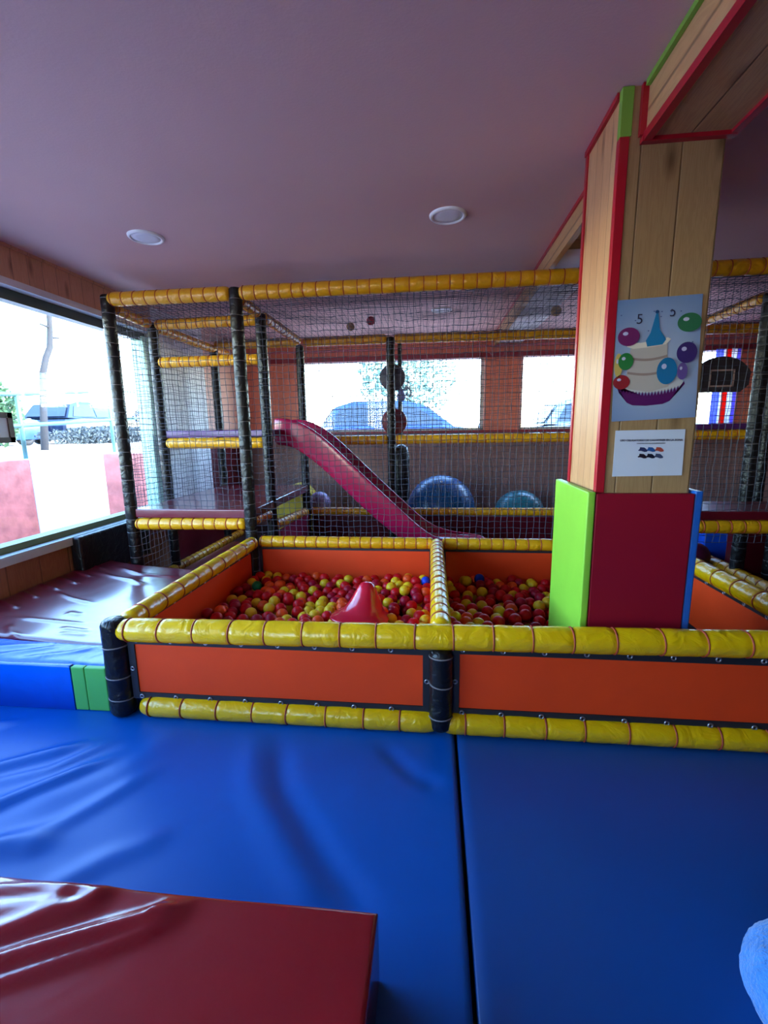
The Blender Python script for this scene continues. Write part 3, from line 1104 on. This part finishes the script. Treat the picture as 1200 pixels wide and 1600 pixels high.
# decks
obox('deck', (-2.39, BY - .02, .628), (-1.40, 4.95, .70), M_maroon, cf, bev=.01)
obox('deck', (-2.39, 3.90, 1.255), (-1.40, 5.0, 1.315), M_purple, cf, bev=.01)
obox('deck', (1.6, BY - .02, .64), (2.9, 3.84, .70), M_dkmaroon, cf, bev=.01)
obox('deck', (1.9, 5.0, 1.255), (3.3, 5.6, 1.31), M_purple, cf, bev=.01)
obox('skirt_panel', (-1.40, 5.03, .05), (3.2, 5.05, .335), M_dkmaroon, cf)
obox('skirt_panel', (-1.42, 3.95, .02), (-1.40, 4.93, .40), vinyl('wine_vinyl', srgb(150, 24, 66), .35, .2), cf)

# ------------------------------------------------------------------ slide
sl = empty('slide', (-.6, 4.4, .0), 'magenta plastic slide running down behind the netting', 'slide')
path = [(-1.50, 1.20), (-1.42, 1.205), (-1.33, 1.19), (-1.22, 1.13), (-1.05, 1.00), (-.85, .80), (-.65, .60), (-.47, .44), (-.32, .32), (-.18, .24), (0.0, .205), (.25, .195), (.45, .195), (.55, .17)]
top = [(-1.50, 1.41), (-1.40, 1.42), (-1.27, 1.405), (-1.08, 1.31), (-.88, 1.13), (-.69, .94), (-.50, .76), (-.33, .60), (-.18, .46), (-.06, .36), (.08, .285), (.28, .25), (.46, .235), (.56, .19)]
bm = bmesh.new()
ya, yb = 4.12, 4.62
rows = []
for (x, z), (tx, tz) in zip(path, top):
    sec = [(tx, ya - .02, tz - .02), (tx, ya - .012, tz), (tx, ya + .022, tz), (tx, ya + .03, tz - .03), (x, ya + .045, z + .05), (x, ya + .085, z + .008), (x, (ya + yb) / 2, z), (x, yb - .085, z + .008), (x, yb - .045, z + .05), (tx, yb - .03, tz - .03), (tx, yb - .022, tz), (tx, yb + .012, tz), (tx, yb + .02, tz - .02),
           (x, yb + .012, z - .01), (x, yb - .05, z - .045), (x, ya + .05, z - .045), (x, ya - .012, z - .01)]
    rows.append([bm.verts.new(p) for p in sec])
n = len(rows[0])
for a, b in zip(rows, rows[1:]):
    for k in range(n):
        bm.faces.new((a[k], a[(k + 1) % n], b[(k + 1) % n], b[k]))
bm.faces.new(rows[0])
bm.faces.new(rows[-1][::-1])
o = done('chute', bm, M_slide, sl, True)
sd = o.modifiers.new('sub', 'SUBSURF')
sd.levels = sd.render_levels = 2
o = obox('run_out_mat', (-1.34, 3.45, -.06), (3.2, 4.98, .03), M_maroon, None, bev=.01)
tag(o, 'maroon vinyl floor pad under the slide', 'floor mat')
o = obox('run_out_mat', (-2.36, 3.45, -.06), (-1.36, 4.98, .03), M_maroon, None, bev=.01)
tag(o, 'shiny maroon floor pad in the crawl space below the left deck', 'floor mat')

# ------------------------------------------------------------------ things inside the frame
def sphere(name, c, r, mat, lab, cat='ball', squash=1.0, parent=None, grp=None):
    bm = bmesh.new()
    bmesh.ops.create_uvsphere(bm, u_segments=40, v_segments=24, radius=r)
    for v in bm.verts:
        v.co.z *= squash
    o = done(name, bm, mat, parent, True, loc=c)
    return tag(o, lab, cat, grp)
eb = sphere('exercise_ball', (.09, 5.5, .345), .405, M_rubberblue, 'large blue exercise ball behind the netting and low rear rail')
eb2 = sphere('exercise_ball', (1.04, 5.62, .245), .305, M_rubberteal, 'smaller teal exercise ball right of the large blue one')
for b, r in ((eb, .405), (eb2, .305)):
    place_ring('valve', b, Vector((0, -r * .5, r * .866)), Vector((0, -.5, .866)), .012, .004, M_plastic)
sphere('play_ball', (-.813, 4.62, 2.292), .04, plain('tan_ball', srgb(196, 150, 96), .5), 'tan ball caught on the roof net, left of the red one')
sphere('play_ball', (-.586, 4.42, 2.292), .04, plain('ball_red_top', srgb(186, 20, 50), .4), 'red ball caught on the roof net of the climbing frame')
sphere('play_ball', (1.05, 4.33, 2.292), .045, plain('tan_ball', srgb(196, 150, 96), .5), 'tan ball caught on the roof net, nearest the wooden pillar')
sphere('play_ball', (2.32, 4.2, .151), .12, plain('plum_ball', srgb(90, 14, 50), .4), 'dark plum ball in front of the blue block at the right')

hg = empty('hanging_target', (-.43, 5.14, 1.2), 'two round padded targets, grey over dark red, hung behind a black post', 'toy')
def disc(c, r, th, mat, nme):
    bm = bmesh.new()
    add_lathe(bm, [(0, -th / 2), (r * .9, -th / 2), (r, -th / 4), (r, th / 4), (r * .9, th / 2), (0, th / 2)], c, 36, Vector((0, 1, 0)))
    return done(nme, bm, mat, hg, True)
disc((-.455, 5.16, 1.86), .142, .09, plain('grey_pad', srgb(78, 74, 92), .5), 'upper_pad')
disc((-.44, 5.16, 1.385), .142, .09, plain('wine_pad', srgb(112, 16, 36), .5), 'lower_pad')
bm = bmesh.new()
add_box(bm, (-.40, 5.20, 1.2), (-.355, 5.215, 2.24))
done('strap', bm, M_blk, hg)
bm = bmesh.new()
add_lathe(bm, [(0, .09), (.012, .08), (.055, .0), (.03, -.05), (0, -.055)], (-.36, 5.15, 1.66), 16)
done('bell', bm, plain('lilac_plastic', srgb(120, 130, 200), .4), hg, True)
bm = bmesh.new()
add_lathe(bm, [(0, -.33), (.05, -.33), (.085, -.30), (.095, -.2), (.095, .2), (.07, .30), (.02, .33), (0, .33)], (-.37, 5.22, .80), 24)
o = done('punch_bag', bm, M_blk, None, True)
tag(o, 'black hanging bag behind the black post above the big blue ball', 'punch bag')
# yellow arch and pale ball beyond the left posts
bm = bmesh.new()
pts = []
for k in range(17):
    a = PI * (1 - k / 16)
    pts.append((-1.66 + .30 * math.cos(a), 5.35, .10 + .56 * math.sin(a)))
add_prism(bm, pts, (0, .22, 0))
o = done('foam_arch', bm, vinyl('lemon_vinyl', srgb(226, 206, 60), .4, .2))
tag(o, 'yellow curved foam block behind the netting left of the slide', 'foam block')
sphere('soft_ball', (-1.34, 5.2, .46), .13, plain('lavender_rubber', srgb(150, 136, 190), .4), 'pale lavender ball behind the black post under the slide top')
# basketball backboard on the rear net
bb = empty('basketball_backboard', (2.80, 4.96, 1.6), 'fan-shaped dark basketball backboard with a pale square, on the rear net', 'backboard')
bm = bmesh.new()
pts = []
for k in range(21):
    a = math.radians(150 - 120 * k / 20)
    pts.append((2.80 + .31 * math.cos(a), 4.955, 1.60 + .33 * math.sin(a) * .92 + .05))
pts += [(3.06, 4.955, 1.68), (2.99, 4.955, 1.615), (2.61, 4.955, 1.615), (2.54, 4.955, 1.68)]
add_prism(bm, pts, (0, .02, 0))
done('board', bm, plain('grey_board', srgb(52, 50, 58), .35), bb)
bm = bmesh.new()
for a, b in (((2.69, 1.665), (2.92, 1.68)), ((2.69, 1.815), (2.92, 1.83)), ((2.69, 1.665), (2.705, 1.83)), ((2.905, 1.665), (2.92, 1.83))):
    add_box(bm, (a[0], 4.948, a[1]), (b[0], 4.953, b[1]))
done('target_square', bm, plain('pale_line', srgb(190, 160, 156), .5), bb)
# blocks on the right
o = obox('foam_block', (2.56, 4.50, .03), (2.98, 4.72, .36), vinyl('cobalt_vinyl', srgb(14, 84, 214), .4, .15), None, bev=.012)
tag(o, 'upright cobalt blue foam block beyond the right pit rail', 'foam block')
o = obox('foam_block', (2.57, 4.06, .03), (3.19, 4.20, .385), M_dkmaroon, None, bev=.015)
tag(o, 'dark maroon foam block at the right edge, in front of the cobalt blue block', 'foam block')
o = obox('floor_mat', (1.70, 2.41, -.06), (4.2, 3.40, -.02), M_dkmaroon, None, bev=.012)
tag(o, 'dark maroon floor mat right of the ball pit', 'floor mat')
# blue fuzzy cushion in the lower right corner, standing in for an unidentified object
bm = bmesh.new()
bmesh.ops.create_icosphere(bm, subdivisions=5, radius=1)
for v in bm.verts:
    d = v.co.normalized()
    k = 1 + .05 * noise.noise(d * 2.4) + .02 * noise.noise(d * 22)
    v.co = Vector((d.x * .15 * k, d.y * .17 * k, d.z * .10 * k))
o = done('bundle', bm, plain('pale_blue_fleece', srgb(58, 132, 206), .9, var=.2, scale=22, bump=.8, bscale=120, sheen=.5), None, True, loc=(.835, .835, .10))
tag(o, 'light blue fuzzy fabric cushion cut off by the lower right corner', 'bundle')

# ------------------------------------------------------------------ poster and notice on the pillar
YP = PY0 - .004
po = empty('poster', (.855, YP, 1.32), 'blue party poster of a cupcake and coloured balloons on the pillar', 'poster')
bm = bmesh.new()
pc = [(.709, 1.318), (1.021, 1.33), (1.003, 1.785), (.697, 1.774)]
add_prism(bm, [(x, YP, z) for x, z in pc], (0, .003, 0))
mt, nt, nn_, ll, p = nm('poster_paper')
tc = nn_.new('ShaderNodeTexCoord')
mp = nn_.new('ShaderNodeMapping')
mp.inputs['Location'].default_value = (-.87, 0, -1.50)
ll.new(tc.outputs['Object'], mp.inputs['Vector'])
gd = nn_.new('ShaderNodeTexGradient')
gd.gradient_type = 'SPHERICAL'
mp.inputs['Scale'].default_value = (3.4, 0, 3.0)
mp.inputs['Location'].default_value = (-.87 * 3.4, 0, -1.52 * 3.0)
ll.new(mp.outputs[0], gd.inputs['Vector'])
cr = nn_.new('ShaderNodeValToRGB')
cr.color_ramp.elements[0].color = srgb(96, 128, 176)
cr.color_ramp.elements[1].color = srgb(180, 192, 214)
ll.new(gd.outputs['Fac'], cr.inputs[0])
ll.new(cr.outputs[0], p.inputs['Base Color'])
p.inputs['Roughness'].default_value = .35
done('sheet', bm, mt, po)
def flat(name, pts, col, parent, lift=.0006, y=None):
    bm = bmesh.new()
    yy = YP if y is None else y
    add_prism(bm, [(x, yy - lift, z) for x, z in pts], (0, .0005, 0))
    return done(name, bm, plain('print_%02x%02x%02x' % tuple(int(c * 255) for c in col[:3]), col, .4, var=.02), parent)
def circ(cx_, cz_, rx, rz, n=28, a0=0, a1=2 * PI):
    return [(cx_ + rx * math.cos(a0 + (a1 - a0) * k / n), cz_ + rz * math.sin(a0 + (a1 - a0) * k / n)) for k in range(n)]
purple, cream, teal = srgb(86, 20, 92), srgb(186, 176, 168), srgb(26, 120, 170)
def g(u, v):   # poster plan: u across 0..1, v up 0..1
    a = Vector((.709 + u * .312, 1.318 + u * .012))
    b = Vector((.697 + u * .306, 1.774 + u * .011))
    q = a.lerp(b, v)
    return (q.x, q.y)
G = lambda L: [g(*q) for q in L]
def gc(u, v, ru, rv, n=28):
    return [g(u + ru * math.cos(2 * PI * k / n), v + rv * math.sin(2 * PI * k / n)) for k in range(n)]
# cake cup
flat('cake_plate', gc(.43, .305, .40, .075), srgb(200, 200, 200), po, .0008)
cup = [(.03, .31)]
for k in range(20):
    u = .05 + .76 * k / 20
    cup += [(u, .285 - .045 * math.sin(PI * (u - .03) / .8)), (u + .019, .245 - .045 * math.sin(PI * (u - .03) / .8))]
cup += [(.84, .31), (.85, .285), (.68, .15), (.60, .128), (.40, .12), (.24, .13), (.17, .155)]
flat('cup_wrapper', G(cup), purple, po, .0014)
flat('cake_body', G([(.17, .27), (.15, .40), (.17, .52), (.19, .63), (.62, .63), (.63, .40), (.66, .27), (.43, .235)]), cream, po, .0018)
flat('cake_body', G([(.16 + .47 * k / 12, .415 - .022 * math.sin(PI * k / 12)) for k in range(13)] + [(.63 - .47 * k / 12, .395 - .022 * math.sin(PI * k / 12)) for k in range(13)]), srgb(150, 128, 120), po, .002)
flat('cake_body', G([(.17 + .455 * k / 12, .535 - .022 * math.sin(PI * k / 12)) for k in range(13)] + [(.625 - .455 * k / 12, .515 - .022 * math.sin(PI * k / 12)) for k in range(13)]), srgb(150, 128, 120), po, .002)
flat('cake_rim', G([(.14, .62), (.16, .655), (.30, .645), (.45, .655), (.62, .675), (.66, .66), (.60, .62), (.40, .605), (.22, .60)]), srgb(226, 216, 200), po, .0022)
flat('party_hat', G([(.41, .72), (.465, .87), (.49, .88), (.52, .74), (.60, .66), (.56, .62), (.38, .61), (.36, .66)]), teal, po, .0026)
flat('pompom', gc(.477, .885, .022, .014), srgb(16, 70, 120), po, .003)
for u, v, ru, rv, c in ((.15, .70, .13, .075, srgb(112, 36, 96)), (.85, .78, .14, .075, srgb(44, 110, 76)), (.84, .54, .12, .085, srgb(58, 40, 104)), (.62, .40, .12, .11, srgb(20, 110, 160)),
                        (.13, .50, .09, .07, srgb(36, 120, 60)), (.045, .47, .05, .10, srgb(196, 170, 92)), (.09, .33, .10, .06, srgb(150, 34, 44)), (.80, .39, .06, .07, srgb(96, 74, 140))):
    lf = .0034 + .0007 * int(u * 10 + v * 3)
    flat('balloon', gc(u, v, ru, rv), c, po, lf)
    flat('balloon_shine', gc(u - ru * .3, v + rv * .35, ru * .25, rv * .2, 14), srgb(190, 190, 220), po, lf + .0006)
def text(body, loc, size, mat, parent, name='lettering', bold=0.0):
    cu = bpy.data.curves.new(name, 'FONT')
    cu.body = body
    cu.size = size
    cu.extrude = .0003
    cu.offset = bold
    cu.align_x = 'CENTER'
    tmp = bpy.data.objects.new(name, cu)
    me = bpy.data.meshes.new_from_object(tmp)
    bpy.data.objects.remove(tmp)
    me.materials.clear()
    me.materials.append(mat)
    o = bpy.data.objects.new(name, me)
    COL.objects.link(o)
    o.rotation_euler = (PI / 2, 0, 0)
    o.parent = parent
    o.location = Vector(loc) - Vector(parent.location)
    return o
ink = plain('dark_ink', srgb(34, 36, 66), .5)
for s_, u, v in (('5', .275, .80), ('c', .66, .83)):
    x, z = g(u, v)
    t = text(s_, (x, YP - .0012, z), .052, ink, po)
    if s_ == 'c':
        t.rotation_euler = (PI / 2, PI, 0)
        t.location.z += .028
for k in range(16):
    u, v = random.uniform(.05, .95), random.uniform(.60, .93)
    flat('confetti', gc(u, v, .010, .004, 8), srgb(60, 70, 130), po, .0008)

no = empty('notice', (.86, YP, 1.10), 'white printed notice with six small socks, taped under the poster', 'notice')
bm = bmesh.new()
add_prism(bm, [(x, YP, z) for x, z in [(.727, 1.097), (.994, 1.101), (.990, 1.284), (.727, 1.282)]], (0, .002, 0))
done('sheet', bm, plain('notice_paper', srgb(206, 214, 232), .5, var=.01), no)
text('USO OBLIGATORIO DE CALCETINES EN LA ZONA', (.865, YP - .001, 1.239), .0105, ink, no, bold=.0003)
text('GRACIAS POR SU COLABORACION', (.865, YP - .001, 1.228), .0068, ink, no)
sock = [(0, 0), (.9, -.05), (1.25, -.25), (1.6, -.55), (1.55, -.75), (1.0, -.8), (.6, -.7), (.35, -.62), (-.25, -.62), (-.35, -.5), (-.05, -.3)]
for r_, row in enumerate(((srgb(44, 50, 96), srgb(28, 82, 150), srgb(176, 72, 60)), (srgb(30, 18, 40), srgb(16, 20, 48), srgb(62, 72, 104)))):
    for c_, cc in enumerate(row):
        flat('sock_print', [(.825 + c_ * .031 + x * .018, 1.215 - r_ * .026 + z * .024) for x, z in sock], cc, no, .001)

# framed sign standing in the side window
sg = empty('framed_sign', (XL + .03, 3.02, 1.0), 'small brown-framed sheet in the side window at the left edge', 'framed sign')
bm = bmesh.new()
X0 = XL - .075
for a, b in (((2.44, 1.25), (2.77, 1.285)), ((2.44, 1.41), (2.77, 1.445)), ((2.44, 1.25), (2.48, 1.445)), ((2.735, 1.25), (2.77, 1.445))):
    add_box(bm, (X0, a[0], a[1]), (X0 + .02, b[0], b[1]))
done('frame', bm, plain('brown_frame', srgb(70, 44, 40), .5), sg)
bm = bmesh.new()
add_box(bm, (X0 + .005, 2.47, 1.27), (X0 + .012, 2.74, 1.43))
done('sheet', bm, plain('notice_paper', srgb(206, 214, 232), .5), sg)

# ------------------------------------------------------------------ outdoors
M_asph = plain('pavement', srgb(168, 166, 170), .85, var=.1, scale=2)
struct(obox('ground', (-60, -30, -.4), (XL - .22, YB + .2, -.2), M_asph))
struct(obox('ground', (-60, YB + .2, .2), (60, 60, .45), M_asph))
M_stone = plain('pink_stone', srgb(190, 112, 104), .9, var=.25, scale=6, bump=.8, bscale=14)
M_plaster_and_sun = plain('white_render_and_sun', srgb(235, 235, 235), .8, var=.03)  # facade render; on the low walls this white stands for sunlight
struct(obox('street', (-60, -20, -.2), (-5.3, 60, .98), M_asph))
for y0, y1, mt, lab in ((2.0, 5.17, M_stone, 'rough pink stone low wall outside, at the left edge of the side window'),
                        (5.17, 6.42, M_plaster_and_sun, 'low wall whitened to look sunlit, between the pink stone walls outside'),
                        (6.42, 14.0, M_plaster_and_sun, 'low wall whitened to look sunlit, continuing outside behind the corner post')):
    o = obox('garden_wall', (-5.3, y0 + .005, -.2), (-5.0, y1 - .005, 1.0), mt, None, bev=.01)
    tag(o, lab, 'wall')
o = obox('garden_wall', (-4.50, 5.8, -.2), (-2.93, 5.98, 1.03), M_stone, None, bev=.01)
tag(o, 'pink stone pier wall outside, seen on both sides of the corner post', 'wall')
rl = empty('guard_rail', (-5.15, 6, 1.0), 'pale metal guard rail with two bars on the low wall outside', 'railing')
M_pipe = plain('pale_pipe', srgb(56, 96, 96), .5)
for z0, z1 in ((1.79, 1.97), (1.41, 1.52)):
    bm = bmesh.new()
    add_tube(bm, [(-5.15, 2.5, z0 - .12), (-5.15, 5.2, z0), (-5.15, 7.0, z1), (-5.15, 12, z1 + .3)], .026)
    done('rail_bar', bm, M_pipe, rl, True)
for y, zt in ((3.6, 1.74), (5.28, 1.80), (6.92, 1.96), (8.6, 2.05)):
    bm = bmesh.new()
    add_tube(bm, [(-5.15, y, .99), (-5.15, y, zt)], .026)
    done('rail_post', bm, M_pipe, rl, True)

def car(loc, rz, L, Wd, H, paint, label, group=None):
    e = empty('parked_car', loc, label, 'car', group)
    Mx = Matrix.Rotation(rz, 3, 'Z')
    def T(x, y, z):
        return Vector(loc) + Mx @ Vector((x * L, y * Wd, z * H))
    low = [(-.5, .18), (-.5, .42), (-.47, .56), (-.30, .62), (.22, .62), (.42, .55), (.5, .42), (.5, .18), (.40, .13), (-.40, .13)]
    bm = bmesh.new()
    secs = []
    for yy, ins in ((-.5, .03), (-.46, 0), (.46, 0), (.5, .03)):
        secs.append([bm.verts.new(T(x * (1 - ins), yy, z - (ins if z > .5 else 0))) for x, z in low])
    for a, b in zip(secs, secs[1:]):
        for k in range(len(low)):
            bm.faces.new((a[k], a[(k + 1) % len(low)], b[(k + 1) % len(low)], b[k]))
    bm.faces.new(secs[0])
    bm.faces.new(secs[-1][::-1])
    done('body', bm, paint, e, False)
    cab = [(-.44, .60), (-.36, .92), (-.26, 1.0), (.02, 1.0), (.12, .93), (.28, .60)]
    bm = bmesh.new()
    secs = [[bm.verts.new(T(x, s * (.46 - .10 * (z - .6) / .4), z)) for x, z in cab] for s in (-1, 1)]
    a, b = secs
    for k in range(len(cab)):
        bm.faces.new((a[k], a[(k + 1) % len(cab)], b[(k + 1) % len(cab)], b[k]))
    bm.faces.new(a)
    bm.faces.new(b[::-1])
    done('roof', bm, paint, e)
    gl = plain('car_glass', srgb(30, 40, 56), .06, spec=.8)
    bm = bmesh.new()
    for s in (-1, 1):
        for win in ([(-.38, .64), (-.33, .88), (-.25, .94), (-.14, .94), (-.14, .64)], [(-.12, .64), (-.12, .94), (.01, .94), (.09, .88), (.22, .64)]):
            pts = [T(x, s * (.462 - .10 * (z - .6) / .4), z) for x, z in win]
            add_prism(bm, pts, Mx @ Vector((0, s * .012, 0)))
    for win in ([(-.435, .64), (-.37, .90)], [(.265, .64), (.13, .91)]):
        (x0, z0), (x1, z1) = win
        dx = .004 if x0 > 0 else -.004
        add_prism(bm, [T(x0 + dx, -.40, z0), T(x0 + dx, .40, z0), T(x1 + dx, .34, z1), T(x1 + dx, -.34, z1)], Mx @ Vector((dx * L, 0, 0)))
    done('windows', bm, gl, e)
    for sx in (-.31, .31):
        for s in (-1, 1):
            bm = bmesh.new()
            r = .2 * H
            c = T(sx, s * .44, 0) + Vector((0, 0, r))
            add_lathe(bm, [(0, -.1), (r * .9, -.1), (r, -.07), (r, .07), (r * .9, .1), (r * .6, .1), (r * .55, .07), (0, .08)], c, 20, Mx @ Vector((0, s, 0)))
            done('wheel', bm, plain('tyre', srgb(20, 20, 22), .7), e, True)
    return e
P_dark = plain('paint_dark', srgb(20, 30, 52), .15, spec=.6)
P_blue = plain('paint_blue', srgb(36, 62, 110), .2, spec=.6)
P_sil = plain('paint_silver', srgb(120, 140, 170), .2, metal=.3)
car((-12.8, 15.9, .98), PI / 2, 4.2, 1.8, 1.42, P_dark, 'dark parked car beyond the guard rail, seen through the side window')
car((-13.0, 11.3, .98), PI / 2, 4.2, 1.8, 1.38, P_blue, 'blue parked car at the left edge of the side window')
car((-12.6, 21.2, .98), PI / 2, 4.4, 1.8, 1.5, P_dark, 'parked car seen through the netting at the end of the side window')
car((-.75, 11.4, .45), 0, 4.3, 1.8, 1.5, P_blue, 'blue parked car outside the wide rear window')
car((4.3, 11.4, .45), 0, 4.2, 1.8, 1.52, P_sil, 'silver parked car outside the rear window beside the pillar')
car((9.6, 11.4, .45), 0, 4.2, 1.8, 1.52, P_dark, 'dark parked car outside the rear window at the right edge')

def leafy(name, c, r, n, size, mat, parent, sq=(1, 1, 1), seed=1):
    rr = random.Random(seed)
    V, F = [], []
    for _ in range(n):
        d = Vector((rr.gauss(0, 1), rr.gauss(0, 1), rr.gauss(0, 1))).normalized() * (rr.random() ** .4)
        q = Vector(c) + Vector((d.x * sq[0], d.y * sq[1], d.z * sq[2])) * r
        a = Vector((rr.gauss(0, 1), rr.gauss(0, 1), rr.gauss(0, 1))).normalized()
        b = a.orthogonal().normalized()
        s = size * rr.uniform(.6, 1.3)
        k = len(V)
        V += [tuple(q - a * s), tuple(q + b * s * .5), tuple(q + a * s), tuple(q - b * s * .5)]
        F.append((k, k + 1, k + 2, k + 3))
    me = bpy.data.meshes.new(name)
    me.from_pydata(V, [], F)
    return link_mesh(name, me, mat, parent)
M_bark = plain('bark', srgb(34, 34, 38), .9, var=.2, bump=.6, bscale=30)  # bark colour darkened to carry the trunk's shaded side
M_leaf = plain('leaves', srgb(60, 92, 60), .6, var=.3, scale=12)
# bare tree beyond the side window
tr = empty('street_tree', (-8, 8.8, .98), 'bare pruned street tree with a forked top outside the side window', 'tree')
bm = bmesh.new()
add_tube(bm, [(-8, 8.66, .9), (-8, 8.78, 1.8), (-8, 8.9, 2.55), (-8, 9.03, 2.86), (-8, 9.17, 3.1), (-8, 9.25, 3.6), (-8, 9.27, 3.82)], [.075, .065, .065, .06, .06, .05, .05])
done('trunk', bm, M_bark, tr, True)
for pts in ([(-8, 9.27, 3.78), (-8, 9.25, 4.1), (-8, 9.24, 4.9)], [(-8, 9.27, 3.78), (-8, 9.5, 4.02), (-8, 9.7, 4.7)], [(-8, 9.25, 3.5), (-8, 9.0, 3.52)], [(-8, 9.22, 3.3), (-8, 9.45, 3.33)]):
    bm = bmesh.new()
    add_tube(bm, pts, [.035, .03, .025][:len(pts)] if len(pts) > 2 else [.03, .015], 8)
    done('branch', bm, M_bark, tr, True)
tr = empty('street_tree', (1.95, 13.4, .45), 'slanting bare young tree outside the wide rear window', 'tree')
bm = bmesh.new()
add_tube(bm, [(1.0, 13, .45), (1.35, 13, 1.6), (1.62, 13, 3.2), (1.9, 13, 5.0)], [.07, .06, .05, .04], 8)
done('trunk', bm, M_bark, tr, True)
tr = empty('evergreen_tree', (-.5, 15, .45), 'leafy green tree outside behind the blue parked car', 'tree')
bm = bmesh.new()
add_tube(bm, [(-.9, 15.5, .45), (-.9, 15.5, 3.0)], [.2, .15], 10)
done('trunk', bm, M_bark, tr, True)
leafy('foliage', (-.9, 15.5, 3.1), 1.6, 2400, .10, plain('glare_washed_leaves', srgb(96, 128, 120), .6, var=.2, scale=12), tr, (1.0, .8, 1.1), 3)  # leaf colour lightened to imitate the washed-out glare outside
hd = leafy('hedge', (-11.0, 15.0, 1.25), 1.0, 3600, .06, plain('hedge_leaves', srgb(40, 52, 58), .7, var=.3, scale=9), None, (.3, 3.4, .30), 5)
tag(hd, 'low dark hedge along the kerb beyond the guard rail', 'hedge', kind='stuff')
bs = leafy('bush', (-9.5, 9.0, 1.75), .8, 1500, .08, M_leaf, None, (.8, .7, .9), 9)
tag(bs, 'green bush behind the guard rail at the left edge of the window', 'bush', kind='stuff')
bd = empty('apartment_building', (-34, 30, .98), 'pale apartment building across the street beyond the bare tree', 'building')
bm = bmesh.new()
add_box(bm, (-40, 8, .9), (-34, 60, 9))
done('facade', bm, M_plaster_and_sun, bd)
for k, (y, z) in enumerate(((26, 6), (30, 7.6), (30.5, 4.2), (36, 7.5), (42, 6), (28, 3))):
    bm = bmesh.new()
    add_box(bm, (-34, y, z), (-33.4, y + 1.5, z + .6))
    done('balcony_box', bm, plain('grey_box', srgb(110, 116, 120), .6), bd)
# striped curtain strips in the rear right window
cu = empty('striped_banner', (3.62, 6.24, 1.3), 'vertical red, white and blue striped banner in the rear right window', 'banner')
for x0, x1, c in ((3.455, 3.545, srgb(150, 160, 245)), (3.545, 3.57, srgb(235, 235, 245)), (3.57, 3.635, srgb(226, 60, 50)), (3.635, 3.70, srgb(235, 235, 245)), (3.70, 3.74, srgb(150, 140, 235))):
    bm = bmesh.new()
    add_box(bm, (x0, 6.27, 1.28), (x1, 6.274, 2.22))
    mt_ = plain('banner_%d' % int(x0 * 1000), c, .8)
    nt_ = mt_.node_tree
    trl = nt_.nodes.new('ShaderNodeBsdfTranslucent')
    trl.inputs['Color'].default_value = c
    mxs = nt_.nodes.new('ShaderNodeMixShader')
    mxs.inputs[0].default_value = .65
    nt_.links.new(nt_.nodes['Principled BSDF'].outputs[0], mxs.inputs[1])
    nt_.links.new(trl.outputs[0], mxs.inputs[2])
    nt_.links.new(mxs.outputs[0], nt_.nodes['Material Output'].inputs['Surface'])
    done('stripe', bm, mt_, cu)
